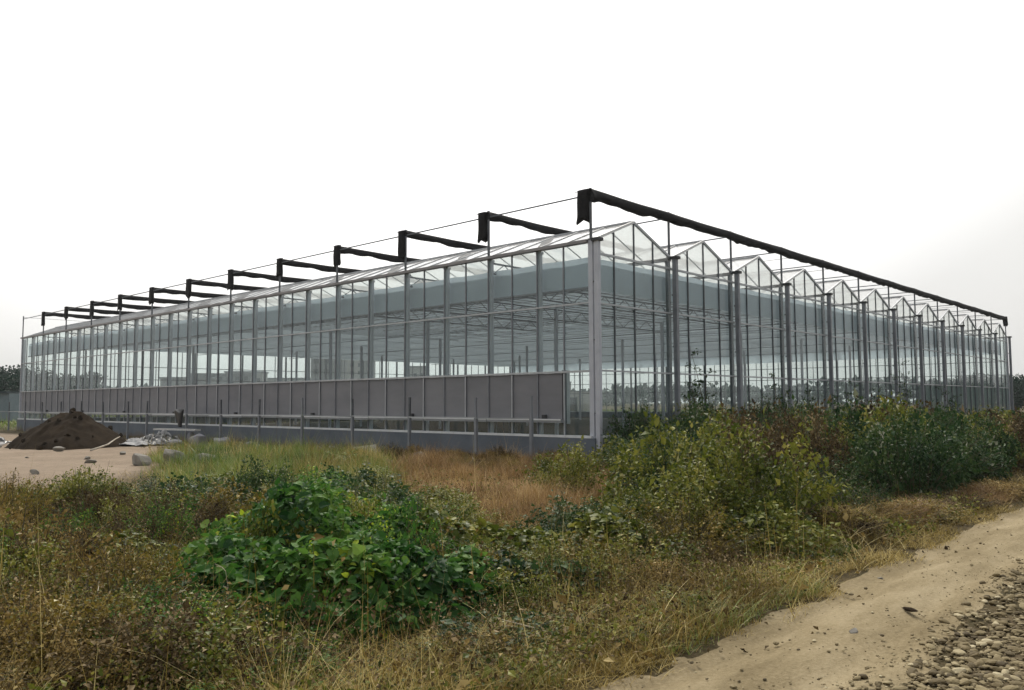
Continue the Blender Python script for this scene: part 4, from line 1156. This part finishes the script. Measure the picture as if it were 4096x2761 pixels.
for x, y, r, h, i, mat, lab in ((-13.9, -8.6, .45, .62, 2, 'vine', 'leafy shoot standing out of the front of the tallest vine mound'), (-14.5, -8.4, .4, .50, 3, 'olive', 'olive weed poking through the left of the tallest vine mound'), (-13.2, -7.9, .5, .74, 0, 'vine', 'leafy shoot standing between the two right vine mounds'), (-14.2, -7.5, .45, .80, 2, 'olive', 'olive shoot rising above the tallest vine mound'), (-13.0, -8.7, .4, .46, 1, 'gold_leaf', 'yellowing weed at the right foot of the vine mounds'), (-12.8, -6.8, .55, .76, 1, 'olive', 'olive weed rising behind the right vine mound')):
    bush(x, y, r, h, i, mat, lab, cat='weed')
mound('leafy_vine', -12.35, -7.75, 1.15, .85, .50, 3000, .062, 302, 'olive', 'lower mound of dull olive vine right of the fresh green one', rot=-.5)
mound('leafy_vine', -12.95, -9.0, .72, .5, .36, 1500, .064, 303, 'dark_leaf', 'small dark vine mound nearest the road in the middle foreground', rot=-.6)
mound('leafy_vine', -12.7, -5.9, 1.25, .8, .52, 2600, .060, 304, 'vine', 'vine mound behind the big one, thinner and darker', rot=-.5)
mound('leafy_vine', -11.6, -4.6, 1.1, .7, .50, 1900, .055, 321, 'vine', 'farthest vine mound, below the green grass patch', rot=-.5)
mound('leafy_vine', -14.8, -6.5, .9, .6, .44, 1200, .058, 305, 'olive', 'thin olive vine running into the brown weeds on the left', rot=-.5)
mound('leafy_vine', -11.3, -8.6, .9, .6, .44, 1900, .058, 306, 'olive', 'olive vine sprawling from the thicket towards the road', rot=-.5)

# --- grasses: scattered over the strip, thinning with distance
def scatter(n, xr, yr, dens, seed):
    r = np.random.default_rng(seed)
    out = []
    tot = 0
    while tot < n:
        x = r.uniform(*xr, n * 2); y = r.uniform(*yr, n * 2)
        dx, dy = x - CAM[0], y - CAM[1]
        dep = dx * math.cos(YAW) + dy * math.sin(YAW); lat = dx * math.sin(YAW) - dy * math.cos(YAW)
        d = np.hypot(dx, dy)
        pk = dens(x, y, d) * ((dep > 1.5) & (np.abs(lat) < dep * .78 + 1.2))
        k = r.random(n * 2) < pk
        out.append(np.stack([x[k], y[k], d[k]], -1)); tot += int(k.sum())
    o = np.concatenate(out)[:n]
    return o, r
def grass_obj(name, n, xr, yr, dens, seed, hgt, wid, mat, label, lean=(.1, .5), curl=(.1, .9), cat='grass', seg=3, tb=.5, tn=.22):
    o, r = scatter(n, xr, yr, dens, seed)
    x, y, d = o[:, 0], o[:, 1], o[:, 2]
    cl = fbm(x * 1.6 + seed, y * 1.6, 3)
    h = hgt * np.exp(r.normal(0, .38, n)) * (.25 + 1.5 * cl ** 1.4)
    Pp = np.stack([x, y, gz(x, y) - .01], -1)
    w_ = np.maximum(wid * np.exp(r.normal(0, .3, n)), d * .00032)
    V, T, m = blades(Pp, r.random(n) * 6.283, h, r.uniform(*lean, n), w_, r.uniform(*curl, n), seg)
    tint = np.clip(tb + 1.5 * (fbm(x * .9 + seed * 3, y * .9, 3) - .5) + r.normal(0, tn, n), 0, 1)
    ob = link(name, tri_mesh(name, V, T, M[mat], np.repeat(tint, m)))
    return tag(ob, label, cat, kind='stuff')
offroad = lambda x, y: sstep(.02, -.25, -(y - road_n(x)))      # 1 north of the road edge
roadside = lambda x, y: .12 * sstep(-.75, -.3, y - road_n(x)) * (fbm(x * 2.2, y * 2.2 + 5) > .5) + .88 * sstep(-.12, .3, y - road_n(x) + .35 * (fbm(x * 2.0, y * 2.0) - .5))
def near(d, s=6.0): return np.clip((s / d) ** 1.7, 0, 1)
def lawn(x, y): return (1 - m_sand(x, y)) * (x < 62)
out_of_house = lambda x, y: 1.0 * ((x < -.3) | (y < -.3))
left_brown = lambda x, y: sstep(.9, -.6, (x + 14.0) * .78 + (y + 6.6) * .62 - 0.0)
verge_d = lambda x, y: sstep(1.6, .1, y - road_n(x))
grass_obj('dry_grass', 80000, (-20, 26), (-10.75, 6), lambda x, y, d: near(d, 6.5) * offroad(x, y) * (.30 + .7 * (fbm(x * .8, y * .8) > .48)) * (1 - .9 * m_sand(x, y)) * (1 - .5 * m_green(x, y)) * out_of_house(x, y), 401, .15, .0042, 'straw', 'dry straw coloured grass tangled through all the weeds before the greenhouse', lean=(.1, 1.1), curl=(.1, 1.4))
grass_obj('dead_weeds', 52000, (-20, -10), (-10.75, 1), lambda x, y, d: near(d, 7.0) * offroad(x, y) * left_brown(x, y), 402, .27, .0036, 'straw', 'tall brown dead weeds filling the left foreground', lean=(.0, .7), curl=(.0, .9), tb=.50)
grass_obj('green_grass', 90000, (-13, 0), (-2, 14), lambda x, y, d: m_green(x, y) * (.35 + .65 * (fbm(x * 1.3, y * 1.3) > .42)), 403, .30, .006, 'grass', 'fresh green grass patch between the vine mound and the fence', lean=(.0, .35), curl=(.1, .7))
grass_obj('orange_grass', 60000, (-12, 1), (-8, 6), lambda x, y, d: m_soil(x, y) * (.10 + .9 * (fbm(x * 1.2 + 5, y * 1.2) > .50)), 404, .27, .0055, 'rust', 'short orange dead grass over the bare soil in the middle', lean=(.0, .6), curl=(.1, .8))
grass_obj('verge_grass', 70000, (-17, 30), (-10.9, -8.4), lambda x, y, d: near(d, 7.5) * roadside(x, y) * verge_d(x, y) * (fbm(x * 1.6 + 2, y * 1.6) > .42), 405, .06, .0042, 'straw', 'flattened brown dead grass along the edge of the dirt road', lean=(.4, 1.6), curl=(.0, .7))
grass_obj('fresh_tufts', 16000, (-17, -9), (-10.8, -8.2), lambda x, y, d: near(d, 7.5) * offroad(x, y) * (fbm(x * 1.3 + 8, y * 1.3 + 4) > .60), 406, .12, .0052, 'grass', 'yellow green grass tufts at the near edge of the road', lean=(.2, 1.0), curl=(.2, .9), tb=.72)
grass_obj('field_grass', 40000, (-60, 120), (46, 140), lambda x, y, d: 1.0 * np.clip(60 / d, 0, 1) ** 2 * (1 - .95 * m_sand(x, y)), 407, .5, .02, 'grass', 'rough grass in the fields beyond the greenhouse', tb=.35)
grass_obj('seeding_grass', 26000, (-13, 0), (-3, 14), lambda x, y, d: m_green(x, y) * (fbm(x * 1.0 + 6, y * 1.0) > .5), 408, .36, .005, 'straw', 'pale seeding grass mixed into the green grass patch', lean=(.0, .4), curl=(.1, .7), tb=.62)
grass_obj('curved_straw', 6500, (-18, -8), (-10.9, -4), lambda x, y, d: near(d, 6.5) * offroad(x, y) * (fbm(x * 1.0 + 6, y * 1.0) > .42), 409, .24, .0045, 'straw', 'long pale bent straws lying over the weeds in the foreground', lean=(.3, 1.0), curl=(.4, 1.3), tb=.80, seg=6)
grass_obj('dead_stems', 3600, (-18, -7), (-10.3, 0), lambda x, y, d: near(d, 7.5) * offroad(x, y) * (fbm(x * .9 + 16, y * .9 + 7) > .46) * (1 - m_sand(x, y)), 416, .40, .0042, 'straw', 'tall thin dead stems standing above the weeds in the foreground', lean=(.0, .35), curl=(.0, .25), tb=.45, seg=4)
# dead leaf litter and seed heads in the brown weeds
def litter(name, n, xr, yr, dens, seed, size, zr, mat, label, flat=.6):
    o, r = scatter(n, xr, yr, dens, seed)
    Pp = np.stack([o[:, 0], o[:, 1], gz(o[:, 0], o[:, 1]) + zr[0] + (zr[1] - zr[0]) * r.random(n) ** 1.3 * (.5 + fbm(o[:, 0] * 1.6, o[:, 1] * 1.6, 2))], -1)
    V, T, m = leaves(Pp, r.normal(size=(n, 3)) * [1, 1, flat], norm(r.normal(size=(n, 3)) * flat + [0, 0, 1]), size * np.exp(r.normal(0, .35, n)), .6, T_SIMPLE)
    tint = np.clip(.5 + .9 * (fbm(o[:, 0] * 1.2 + seed, o[:, 1] * 1.2, 3) - .5) + r.normal(0, .2, n), 0, 1)
    return tag(link(name, tri_mesh(name, V, T, M[mat], np.repeat(tint, m))), label, 'leaf litter', kind='stuff')
litter('seed_heads', 46000, (-20, -10), (-10.7, 1), lambda x, y, d: near(d, 7.0) * offroad(x, y) * left_brown(x, y), 411, .020, (.05, .42), 'brown_leaf', 'small dead leaves and seed heads on the brown weeds at left', flat=1.0)
litter('leaf_litter', 52000, (-18, 20), (-11.5, 2), lambda x, y, d: near(d, 7.0) * roadside(x, y) * (1 - .8 * m_sand(x, y)) * out_of_house(x, y), 412, .032, (.005, .10), 'brown_leaf', 'fallen dead leaves under and between the weeds')
litter('withered_leaves', 2600, (-18, -6), (-10.9, -5), lambda x, y, d: near(d, 6.5) * offroad(x, y), 414, .065, (.01, .20), 'dry_leaf', 'larger withered tan leaves caught among the near weeds', flat=.9)
litter('dead_vine_leaves', 420, (-15.6, -12.4), (-9.6, -6.6), lambda x, y, d: 1.0 * (((x + 14.0) / 1.4) ** 2 + ((y + 8.2) / 1.2) ** 2 < 1), 415, .034, (.30, .62), 'dry_leaf', 'dead yellow and tan leaves caught on the vine mounds', flat=.8)
litter('clover', 60000, (-19, -4), (-10.5, 1), lambda x, y, d: near(d, 7.5) * offroad(x, y) * (fbm(x * .9 + 14, y * .9 + 3) > .42) * (1 - .8 * m_soil(x, y)), 413, .034, (.01, .22), 'olive', 'low small-leaved green weeds between the grasses', flat=.8)

# heaps of raked dead grass by the road
def grass_heap(cx, cy_, rx_, ry_, h, seed, label, n=3200):
    r = np.random.default_rng(seed)
    a = r.random(n) * 6.283; u = np.sqrt(r.random(n))
    x, y = cx + rx_ * u * np.cos(a), cy_ + ry_ * u * np.sin(a)
    z = gz(x, y) + h * .75 * (1 - u ** 2) * r.random(n) ** .4 * (.7 + .6 * fbm(x * 2, y * 2))
    V, T, m = blades(np.stack([x, y, z], -1), r.random(n) * 6.283, r.uniform(.06, .15, n), r.uniform(.9, 3.5, n), r.uniform(.004, .008, n), r.uniform(-.6, .6, n), 3)
    tint = np.clip(.42 + 1.1 * (fbm(x * 2 + seed, y * 2, 3) - .5) + r.normal(0, .2, n), 0, 1)
    return tag(link('dead_grass_heap', tri_mesh('dead_grass_heap', V, T, M['straw' if seed % 2 else 'rust'], np.repeat(tint, m))), label, 'grass heap')
grass_heap(-8.0, -9.75, 1.0, .45, .34, 501, 'long heap of brown dead grass at the road edge below the hedge')
grass_heap(-6.0, -9.9, 1.2, .4, .26, 502, 'flat heap of dead grass farther along the road edge')
grass_heap(-10.6, -9.35, .8, .4, .26, 503, 'reddish heap of dead grass in front of the tall olive bush')
grass_heap(-3.2, -10.1, 1.3, .35, .22, 504, 'dead grass heap farthest along the road edge', 2500)
grass_heap(-14.2, -9.75, .7, .35, .16, 505, 'straw heap at the bottom edge of the picture below the vine mound', 3000)

for x, y, r, h, i, mat, lab in ((-8.2, -9.7, .6, .34, 1, 'brown_leaf', 'low dead brown bush sprawling at the road edge below the hedge'), (-7.2, -9.8, .6, .36, 3, 'dry_leaf', 'low tan bush at the road edge, right of the dead brown one'), (-6.0, -9.95, .7, .30, 1, 'gold_leaf', 'low yellowing weed at the road edge below the dark hedge'),
                                 (-4.4, -10.0, .7, .30, 3, 'brown_leaf', 'low brown weed at the road edge farther along'), (-10.6, -9.5, .5, .28, 1, 'brown_leaf', 'low rusty weed in front of the thicket'), (-2.4, -10.2, .8, .30, 1, 'dry_leaf', 'low tan weed farthest along the visible road edge'), (-13.2, -10.2, .4, .18, 3, 'gold_leaf', 'small yellow green weed at the near road edge'), (-12.4, -10.1, .45, .22, 1, 'olive', 'small olive weed at the near road edge')):
    bush(x, y, r, h, i, mat, lab, cat='weed')
# rusty dead weeds against the foot of the wall near the corner
r_ = np.random.default_rng(17)
for i in range(32):
    x = r_.uniform(-4.6, -.6); y = r_.uniform(-3.4, 6.0)
    mat = ('dry_leaf', 'brown_leaf', 'gold_leaf')[i % 3]
    bush(x, y, r_.uniform(.3, .6), r_.uniform(.26, .56), (1, 3)[i % 2], mat, '%s weed on the bare soil at the plinth foot near the corner column' % kinds[mat], '%s weeds at the plinth foot' % kinds[mat], cat='weed')
for x, y, r, h, i, mat, lab in ((-6.7, -4.5, .75, .95, 0, 'olive', 'olive bush at the right end of the orange soil, left of the corner column'), (-9.2, -7.5, .65, .62, 2, 'olive', 'small olive bush where the orange soil meets the thicket')):
    bush(x, y, r, h, i, mat, lab)
# single pale stalks standing in front
def stalk(x, y, h, seed, label, mat='pale_stem', rr=.0045):
    r = np.random.default_rng(seed)
    mb = MB()
    z0 = gz1(x, y)
    lean = r.normal(0, .22, 2)
    pts = [(x, y, z0 - .02)]
    for i in range(1, 6):
        t = i / 5
        pts.append((x + lean[0] * h * t + r.normal(0, .012), y + lean[1] * h * t + r.normal(0, .012), z0 + h * t))
    mb.tube(pts, [rr * (1 - .75 * i / 5) for i in range(6)], 5)
    for i in range(r.integers(3, 6)):
        k = r.integers(2, 6); p = np.array(pts[k]); a = r.random() * 6.28; L = h * r.uniform(.12, .36)
        q = p + np.array([math.cos(a) * L * .7, math.sin(a) * L * .7, L * r.uniform(.1, .8)])
        mb.tube([tuple(p), tuple((p + q) / 2 + r.normal(0, .01, 3)), tuple(q)], [rr * .55, rr * .5, rr * .3], 4)
    return tag(mb.obj('dry_stalk', M[mat]), label, 'stalk', 'pale dry stalks in the foreground')
for i, (px, py, h) in enumerate(((430, 1500, .42), (470, 1530, .34), (505, 1470, .50), (545, 1540, .40), (590, 1500, .36), (395, 1545, .28), (620, 1545, .24), (330, 1480, .40), (250, 1500, .36), (700, 1550, .22))):
    a = YAW - math.atan((px - 1163) / 1861.0); el = (py - 914) / 1861.0; dep = 1.6 / el; d = dep / math.cos(a - YAW)
    stalk(CAM[0] + d * math.cos(a), CAM[1] + d * math.sin(a), h, 600 + i, 'bleached dry stalk with bare side twigs in front of the vine mound')
mb = MB()
r_ = np.random.default_rng(9)
p0 = np.array([-13.78, -10.2, .03])
for i in range(7):
    a = 1.9 + r_.normal(0, .3); L = r_.uniform(.18, .5)
    q = p0 + np.array([math.cos(a) * L, math.sin(a) * L, r_.uniform(.03, .16)])
    mb.tube([tuple(p0 + r_.normal(0, .02, 3) * [1, 1, 0]), tuple((p0 + q) / 2 + [0, 0, .05]), tuple(q)], [.006, .005, .002], 5)
tag(mb.obj('dead_branch', M['pale_stem']), 'forked pale dead branch lying at the weeds edge near the road', 'branch')

# tall weeds rising against the gable glass
def tall_weed(x, y, h, seed, label):
    r = np.random.default_rng(seed)
    t = empty('tall_weed', (x, y, gz1(x, y))); tag(t, label, 'weed', 'tall weeds against the gable glass')
    mb = MB(); Pp = []
    for s in range(3):
        a = r.random() * 6.28; ln = r.uniform(.05, .3)
        hh = h * (1, .8, .62)[s]
        pts = [(0, 0, 0)]
        for i in range(1, 8):
            u = i / 7
            pts.append((math.cos(a) * ln * hh * u ** 2 + r.normal(0, .02), math.sin(a) * ln * hh * u ** 2 + r.normal(0, .02), hh * u))
        mb.tube(pts, [.026 * (1 - .8 * i / 7) for i in range(8)], 5)
        for i in range(2, 8):
            for b in range(3):
                p = np.array(pts[i]); a2 = r.random() * 6.28; L = r.uniform(.08, .26)
                q = p + np.array([math.cos(a2) * L, math.sin(a2) * L, L * .7])
                mb.tube([tuple(p), tuple(q)], [.006, .003], 4)
                Pp += [q + r.normal(0, .035, 3) for _ in range(9)]
    mb.obj('stem', M['stem'], t)
    Pp = np.array(Pp)
    V, T, m = leaves(Pp, r.normal(size=Pp.shape), norm(r.normal(size=Pp.shape) + [0, 0, .6]), r.uniform(.05, .12, len(Pp)), .5, T_SIMPLE)
    link('foliage', tri_mesh('foliage', V, T, M['dark_leaf'], np.repeat(np.clip(r.normal(.45, .2, len(Pp)), 0, 1), m)), t)
for x, y, h, s, lab in ((4.3, -1.0, 3.0, 1, 'tall dark weed with a bent tip, left of the third downpipe'), (3.2, -1.4, 2.05, 2, 'bushy dark weed beside the bent one against the gable glass'), (8.6, -1.2, 2.4, 3, 'slender weed against the gable glass before the fourth downpipe'),
                        (10.2, -1.5, 1.9, 4, 'short leafy weed before the fourth gable'), (13.8, -1.3, 2.2, 5, 'leafy weed before the fifth gable'), (22.6, -1.0, 3.3, 6, 'tallest slanting weed far along the gable wall'), (17.0, -1.4, 2.0, 7, 'thin weed before the sixth gable'), (30.0, -1.2, 2.2, 8, 'pale weed far down the gable wall')):
    tall_weed(x, y, h, s, lab)

# gravel
g_ = np.random.default_rng(77)
n = 26000
x = -16 + 34 * g_.random(n * 20) ** 1.35; y = g_.uniform(-14.6, -11.2, n * 20)
d = np.hypot(x - CAM[0], y - CAM[1])
edge = sstep(.22, -.35, y - road_s(x) + .4 * (fbm(x * 1.5, y * 1.5) - .5))
k = (g_.random(n * 20) < edge * np.clip(5.2 / d, 0, 1) ** 1.2 * (.6 + .4 * (fbm(x * 1.1 + 3, y * 1.1) > .40))) & (d > 2.0)
x, y, d = x[k][:n], y[k][:n], d[k][:n]; n = len(x)
sz = np.minimum(.0140 * np.exp(g_.normal(0, .45, n)), .034) * (1 + .02 * d)
base_V, base_F = ICO[2]
shapes = []
for s in range(10):
    Vs = base_V.copy()
    for _ in range(8):
        nr = norm(g_.normal(size=3)); ex = np.maximum(Vs @ nr - g_.uniform(.55, .9), 0); Vs -= ex[:, None] * nr * .85
    Vs *= (1 + .25 * (fbm(Vs[:, 0] * 1.8 + s * 3, Vs[:, 1] * 1.8 + Vs[:, 2], 3) - .5))[:, None]
    shapes.append(Vs * [1.35, 1.0, .58])
shapes = np.array(shapes)
sv = shapes[g_.integers(0, 10, n)] * sz[:, None, None]
an = g_.random(n) * 6.283; tl = g_.normal(0, .22, n)
ca, sa, ct, st_ = np.cos(an)[:, None], np.sin(an)[:, None], np.cos(tl)[:, None], np.sin(tl)[:, None]
vx, vy, vz = sv[..., 0], sv[..., 1], sv[..., 2]
vx, vz = vx * ct - vz * st_, vx * st_ + vz * ct
V = np.stack([vx * ca - vy * sa + x[:, None], vx * sa + vy * ca + y[:, None], vz + (gz(x, y, False) + .010 + sz * .12)[:, None]], -1).reshape(-1, 3)
T = ((np.arange(n) * len(base_V))[:, None, None] + base_F[None]).reshape(-1, 3)
M['gravel'] = leaf_mat('gravel_stone', [(0.0, (0.060, 0.044, 0.020)), (0.4, (0.155, 0.12, 0.060)), (0.75, (0.27, 0.22, 0.122)), (1.0, (0.46, 0.40, 0.26))], trans=0.0, rough=.8, spec=.25)
tag(link('gravel', tri_mesh('gravel', V, T, M['gravel'], np.repeat(np.clip(g_.normal(.5, .24, n), 0, 1), len(base_V)))), 'loose brown and grey gravel along the near side of the dirt road', 'gravel', kind='stuff')
# finer grit between and around the stones
n = 15000
x = -16 + 26 * g_.random(n * 8) ** 1.35; y = g_.uniform(-14.0, -11.0, n * 8); d = np.hypot(x - CAM[0], y - CAM[1])
k = (g_.random(n * 8) < sstep(.75, -.25, y - road_s(x) + .7 * (fbm(x * 1.7, y * 1.7) - .5)) ** 1.6 * np.clip(5.0 / d, 0, 1) ** 1.1) & (d > 2.2)
x, y = x[k][:n], y[k][:n]; n = len(x)
g1V, g1F = ICO[1]
sz = .0062 * np.exp(g_.normal(0, .4, n))
V = (g1V[None] * [1.3, 1.0, .6] * (1 + .5 * (g_.random((n, len(g1V), 1)) - .5)) * sz[:, None, None] + np.stack([x, y, gz(x, y, False) + .016], -1)[:, None]).reshape(-1, 3)
T = ((np.arange(n) * len(g1V))[:, None, None] + g1F[None]).reshape(-1, 3)
tag(link('grit', tri_mesh('grit', V, T, M['gravel'], np.repeat(np.clip(g_.normal(.38, .26, n), 0, 1), len(g1V)))), 'fine brown grit fading from the gravel into the dirt road', 'grit', kind='stuff')
# crumbs of earth and small pebbles on the dirt road
n = 1300
x = -16.5 + 26 * g_.random(n) ** 1.5; y = road_s(x) + (road_n(x) - road_s(x) + .1) * g_.random(n)
sz = .0048 * np.exp(g_.normal(0, .6, n))
sv = shapes[g_.integers(0, 10, n)][:, :, :] * sz[:, None, None]
V = (sv + np.stack([x, y, gz(x, y, False) + .018], -1)[:, None]).reshape(-1, 3)
T = ((np.arange(n) * len(base_V))[:, None, None] + base_F[None]).reshape(-1, 3)
tag(link('road_crumbs', tri_mesh('road_crumbs', V, T, M['gravel'], np.repeat(np.clip(g_.normal(.45, .25, n), 0, 1), len(base_V)))), 'crumbs of earth and tiny pebbles strewn over the dirt road', 'pebbles', kind='stuff')
n = 1900
y = -2 + 28 * g_.random(n); x = -.2 - (3.0 + 1.6 * (y > 10)) * g_.random(n) ** 1.2
k = g_.random(n) < .25 + .75 * (fbm(x * 1.3, y * .8) > .5)
x, y = x[k], y[k]; n = len(x)
sz = .030 * np.exp(g_.normal(0, .6, n))
V = (shapes[g_.integers(0, 10, n)] * sz[:, None, None] + np.stack([x, y, gz(x, y) + sz * .3], -1)[:, None]).reshape(-1, 3)
T = ((np.arange(n) * len(base_V))[:, None, None] + base_F[None]).reshape(-1, 3)
tag(link('rubble', tri_mesh('rubble', V, T, M['gravel'], np.repeat(np.clip(g_.normal(.55, .3, n), 0, 1), len(base_V)))), 'broken rubble chips strewn along the foot of the grey plinth', 'rubble', kind='stuff')
for i, (x, y, s, lab) in enumerate(((-12.05, -11.35, (.075, .03, .018), 'flat pale stone lying alone on the dirt road'), (-11.2, -11.45, (.10, .035, .02), 'dark flat stone at the edge of the gravel'), (-10.2, -10.9, (.035, .025, .015), 'tiny pale stone on the road near the weeds'))):
    o = link('stone', rock_mesh(70 + i, 'stone', M['heap' if 'dark' in lab else 'stone'], s, 2), None, (x, y, .02 + s[2] * .4), (0, 0, 1.0 * i)); tag(o, lab, 'stone')

# ------------------------------------------------------------------ camera
fw = np.array([math.cos(YAW) * math.cos(PITCH), math.sin(YAW) * math.cos(PITCH), math.sin(PITCH)])
rt_ = norm(np.cross(fw, [0, 0, 1.0])); up_ = np.cross(rt_, fw)
r2 = math.cos(ROLL) * rt_ + math.sin(ROLL) * up_; u2 = -math.sin(ROLL) * rt_ + math.cos(ROLL) * up_
cd = bpy.data.cameras.new('camera'); cam = bpy.data.objects.new('camera', cd); COL.objects.link(cam)
cam.matrix_world = Matrix(((r2[0], u2[0], -fw[0], CAM[0]), (r2[1], u2[1], -fw[1], CAM[1]), (r2[2], u2[2], -fw[2], CAM[2]), (0, 0, 0, 1)))
cd.sensor_width = 36.0; cd.sensor_fit = 'HORIZONTAL'; cd.lens = 36.0 * 3277.6 / 4096.0
cd.clip_start = 0.05; cd.clip_end = 6000
scene.camera = cam

# ------------------------------------------------------------------ light: bright hazy overcast, sun veiled behind the house
SUN_AZ, SUN_EL = R(50.0), R(48.0)
sd = Vector((math.cos(SUN_AZ) * math.cos(SUN_EL), math.sin(SUN_AZ) * math.cos(SUN_EL), math.sin(SUN_EL)))
w = bpy.data.worlds.new('World'); scene.world = w; w.use_nodes = True
nt = w.node_tree
for n in list(nt.nodes): nt.nodes.remove(n)
out = nt.nodes.new('ShaderNodeOutputWorld')
bg = N(nt, 'Background', Strength=0.1)
sky = N(nt, 'TexSky', _sky_type='NISHITA', _sun_disc=False, _sun_elevation=SUN_EL, _sun_rotation=math.pi / 2 - SUN_AZ, _dust_density=6.0, _air_density=1.0)
tc = N(nt, 'TexCoord')
dp_ = N(nt, 'VectorMath', _operation='DOT_PRODUCT'); dp_.inputs[1].default_value = sd
nt.links.new(tc.outputs['Generated'], dp_.inputs[0])
glow = ramp(nt, [(0.0, (3.8, 3.8, 3.9)), (0.45, (4.1, 4.1, 4.15)), (0.74, (5.6, 5.55, 5.4)), (0.82, (6.3, 6.25, 6.05)), (0.88, (9.6, 9.55, 9.4)), (1.0, (18., 17.9, 17.5))])
mr = N(nt, 'MapRange'); mr.inputs['From Min'].default_value = -1.0; mr.inputs['From Max'].default_value = 1.0
nt.links.new(dp_.outputs['Value'], mr.inputs['Value'])
nt.links.new(mr.outputs['Result'], glow.inputs['Fac'])
no = N(nt, 'TexNoise', Scale=2.2, Detail=3.0); nt.links.new(tc.outputs['Generated'], no.inputs['Vector'])
cl = ramp(nt, [(0.35, (0.97, 0.97, 0.98)), (0.65, (1.03, 1.025, 1.02))]); nt.links.new(no.outputs['Fac'], cl.inputs['Fac'])
mu = N(nt, 'MixRGB', _blend_type='MULTIPLY', Fac=1.0); nt.links.new(glow.outputs[0], mu.inputs[1]); nt.links.new(cl.outputs[0], mu.inputs[2])
mx = N(nt, 'MixRGB', Fac=0.93); nt.links.new(sky.outputs[0], mx.inputs[1]); nt.links.new(mu.outputs[0], mx.inputs[2])
nt.links.new(mx.outputs[0], bg.inputs['Color']); nt.links.new(bg.outputs[0], out.inputs['Surface'])
sl_ = bpy.data.lights.new('sun', 'SUN'); sl_.energy = 1.5; sl_.angle = R(11); sl_.color = (1.0, 0.93, 0.82)
so = bpy.data.objects.new('sun', sl_); COL.objects.link(so)
so.rotation_euler = (-sd).to_track_quat('-Z', 'Y').to_euler()

# thin haze filling the air round the whole site
hb = MB().box(-1000, 1000, -1000, 1000, -3.0, 45.0)
hm, hn, ho = new_mat('thin_haze')
pv = N(hn, 'VolumePrincipled', Density=0.0004)
pv.inputs['Color'].default_value = (0.90, 0.94, 0.95, 1)
hn.links.new(pv.outputs['Volume'], ho.inputs['Volume'])
tag(link('haze', hb.mesh('haze', hm)), 'thin pale haze in the air', 'haze', kind='stuff')

vs = scene.view_settings
vs.view_transform = 'Standard'; vs.look = 'None'; vs.exposure = 0.58; vs.gamma = 1.0
cy = scene.cycles
cy.max_bounces = 10; cy.transparent_max_bounces = 40; cy.diffuse_bounces = 4; cy.glossy_bounces = 4; cy.transmission_bounces = 6
cy.sample_clamp_indirect = 8.0; cy.caustics_reflective = False; cy.caustics_refractive = False
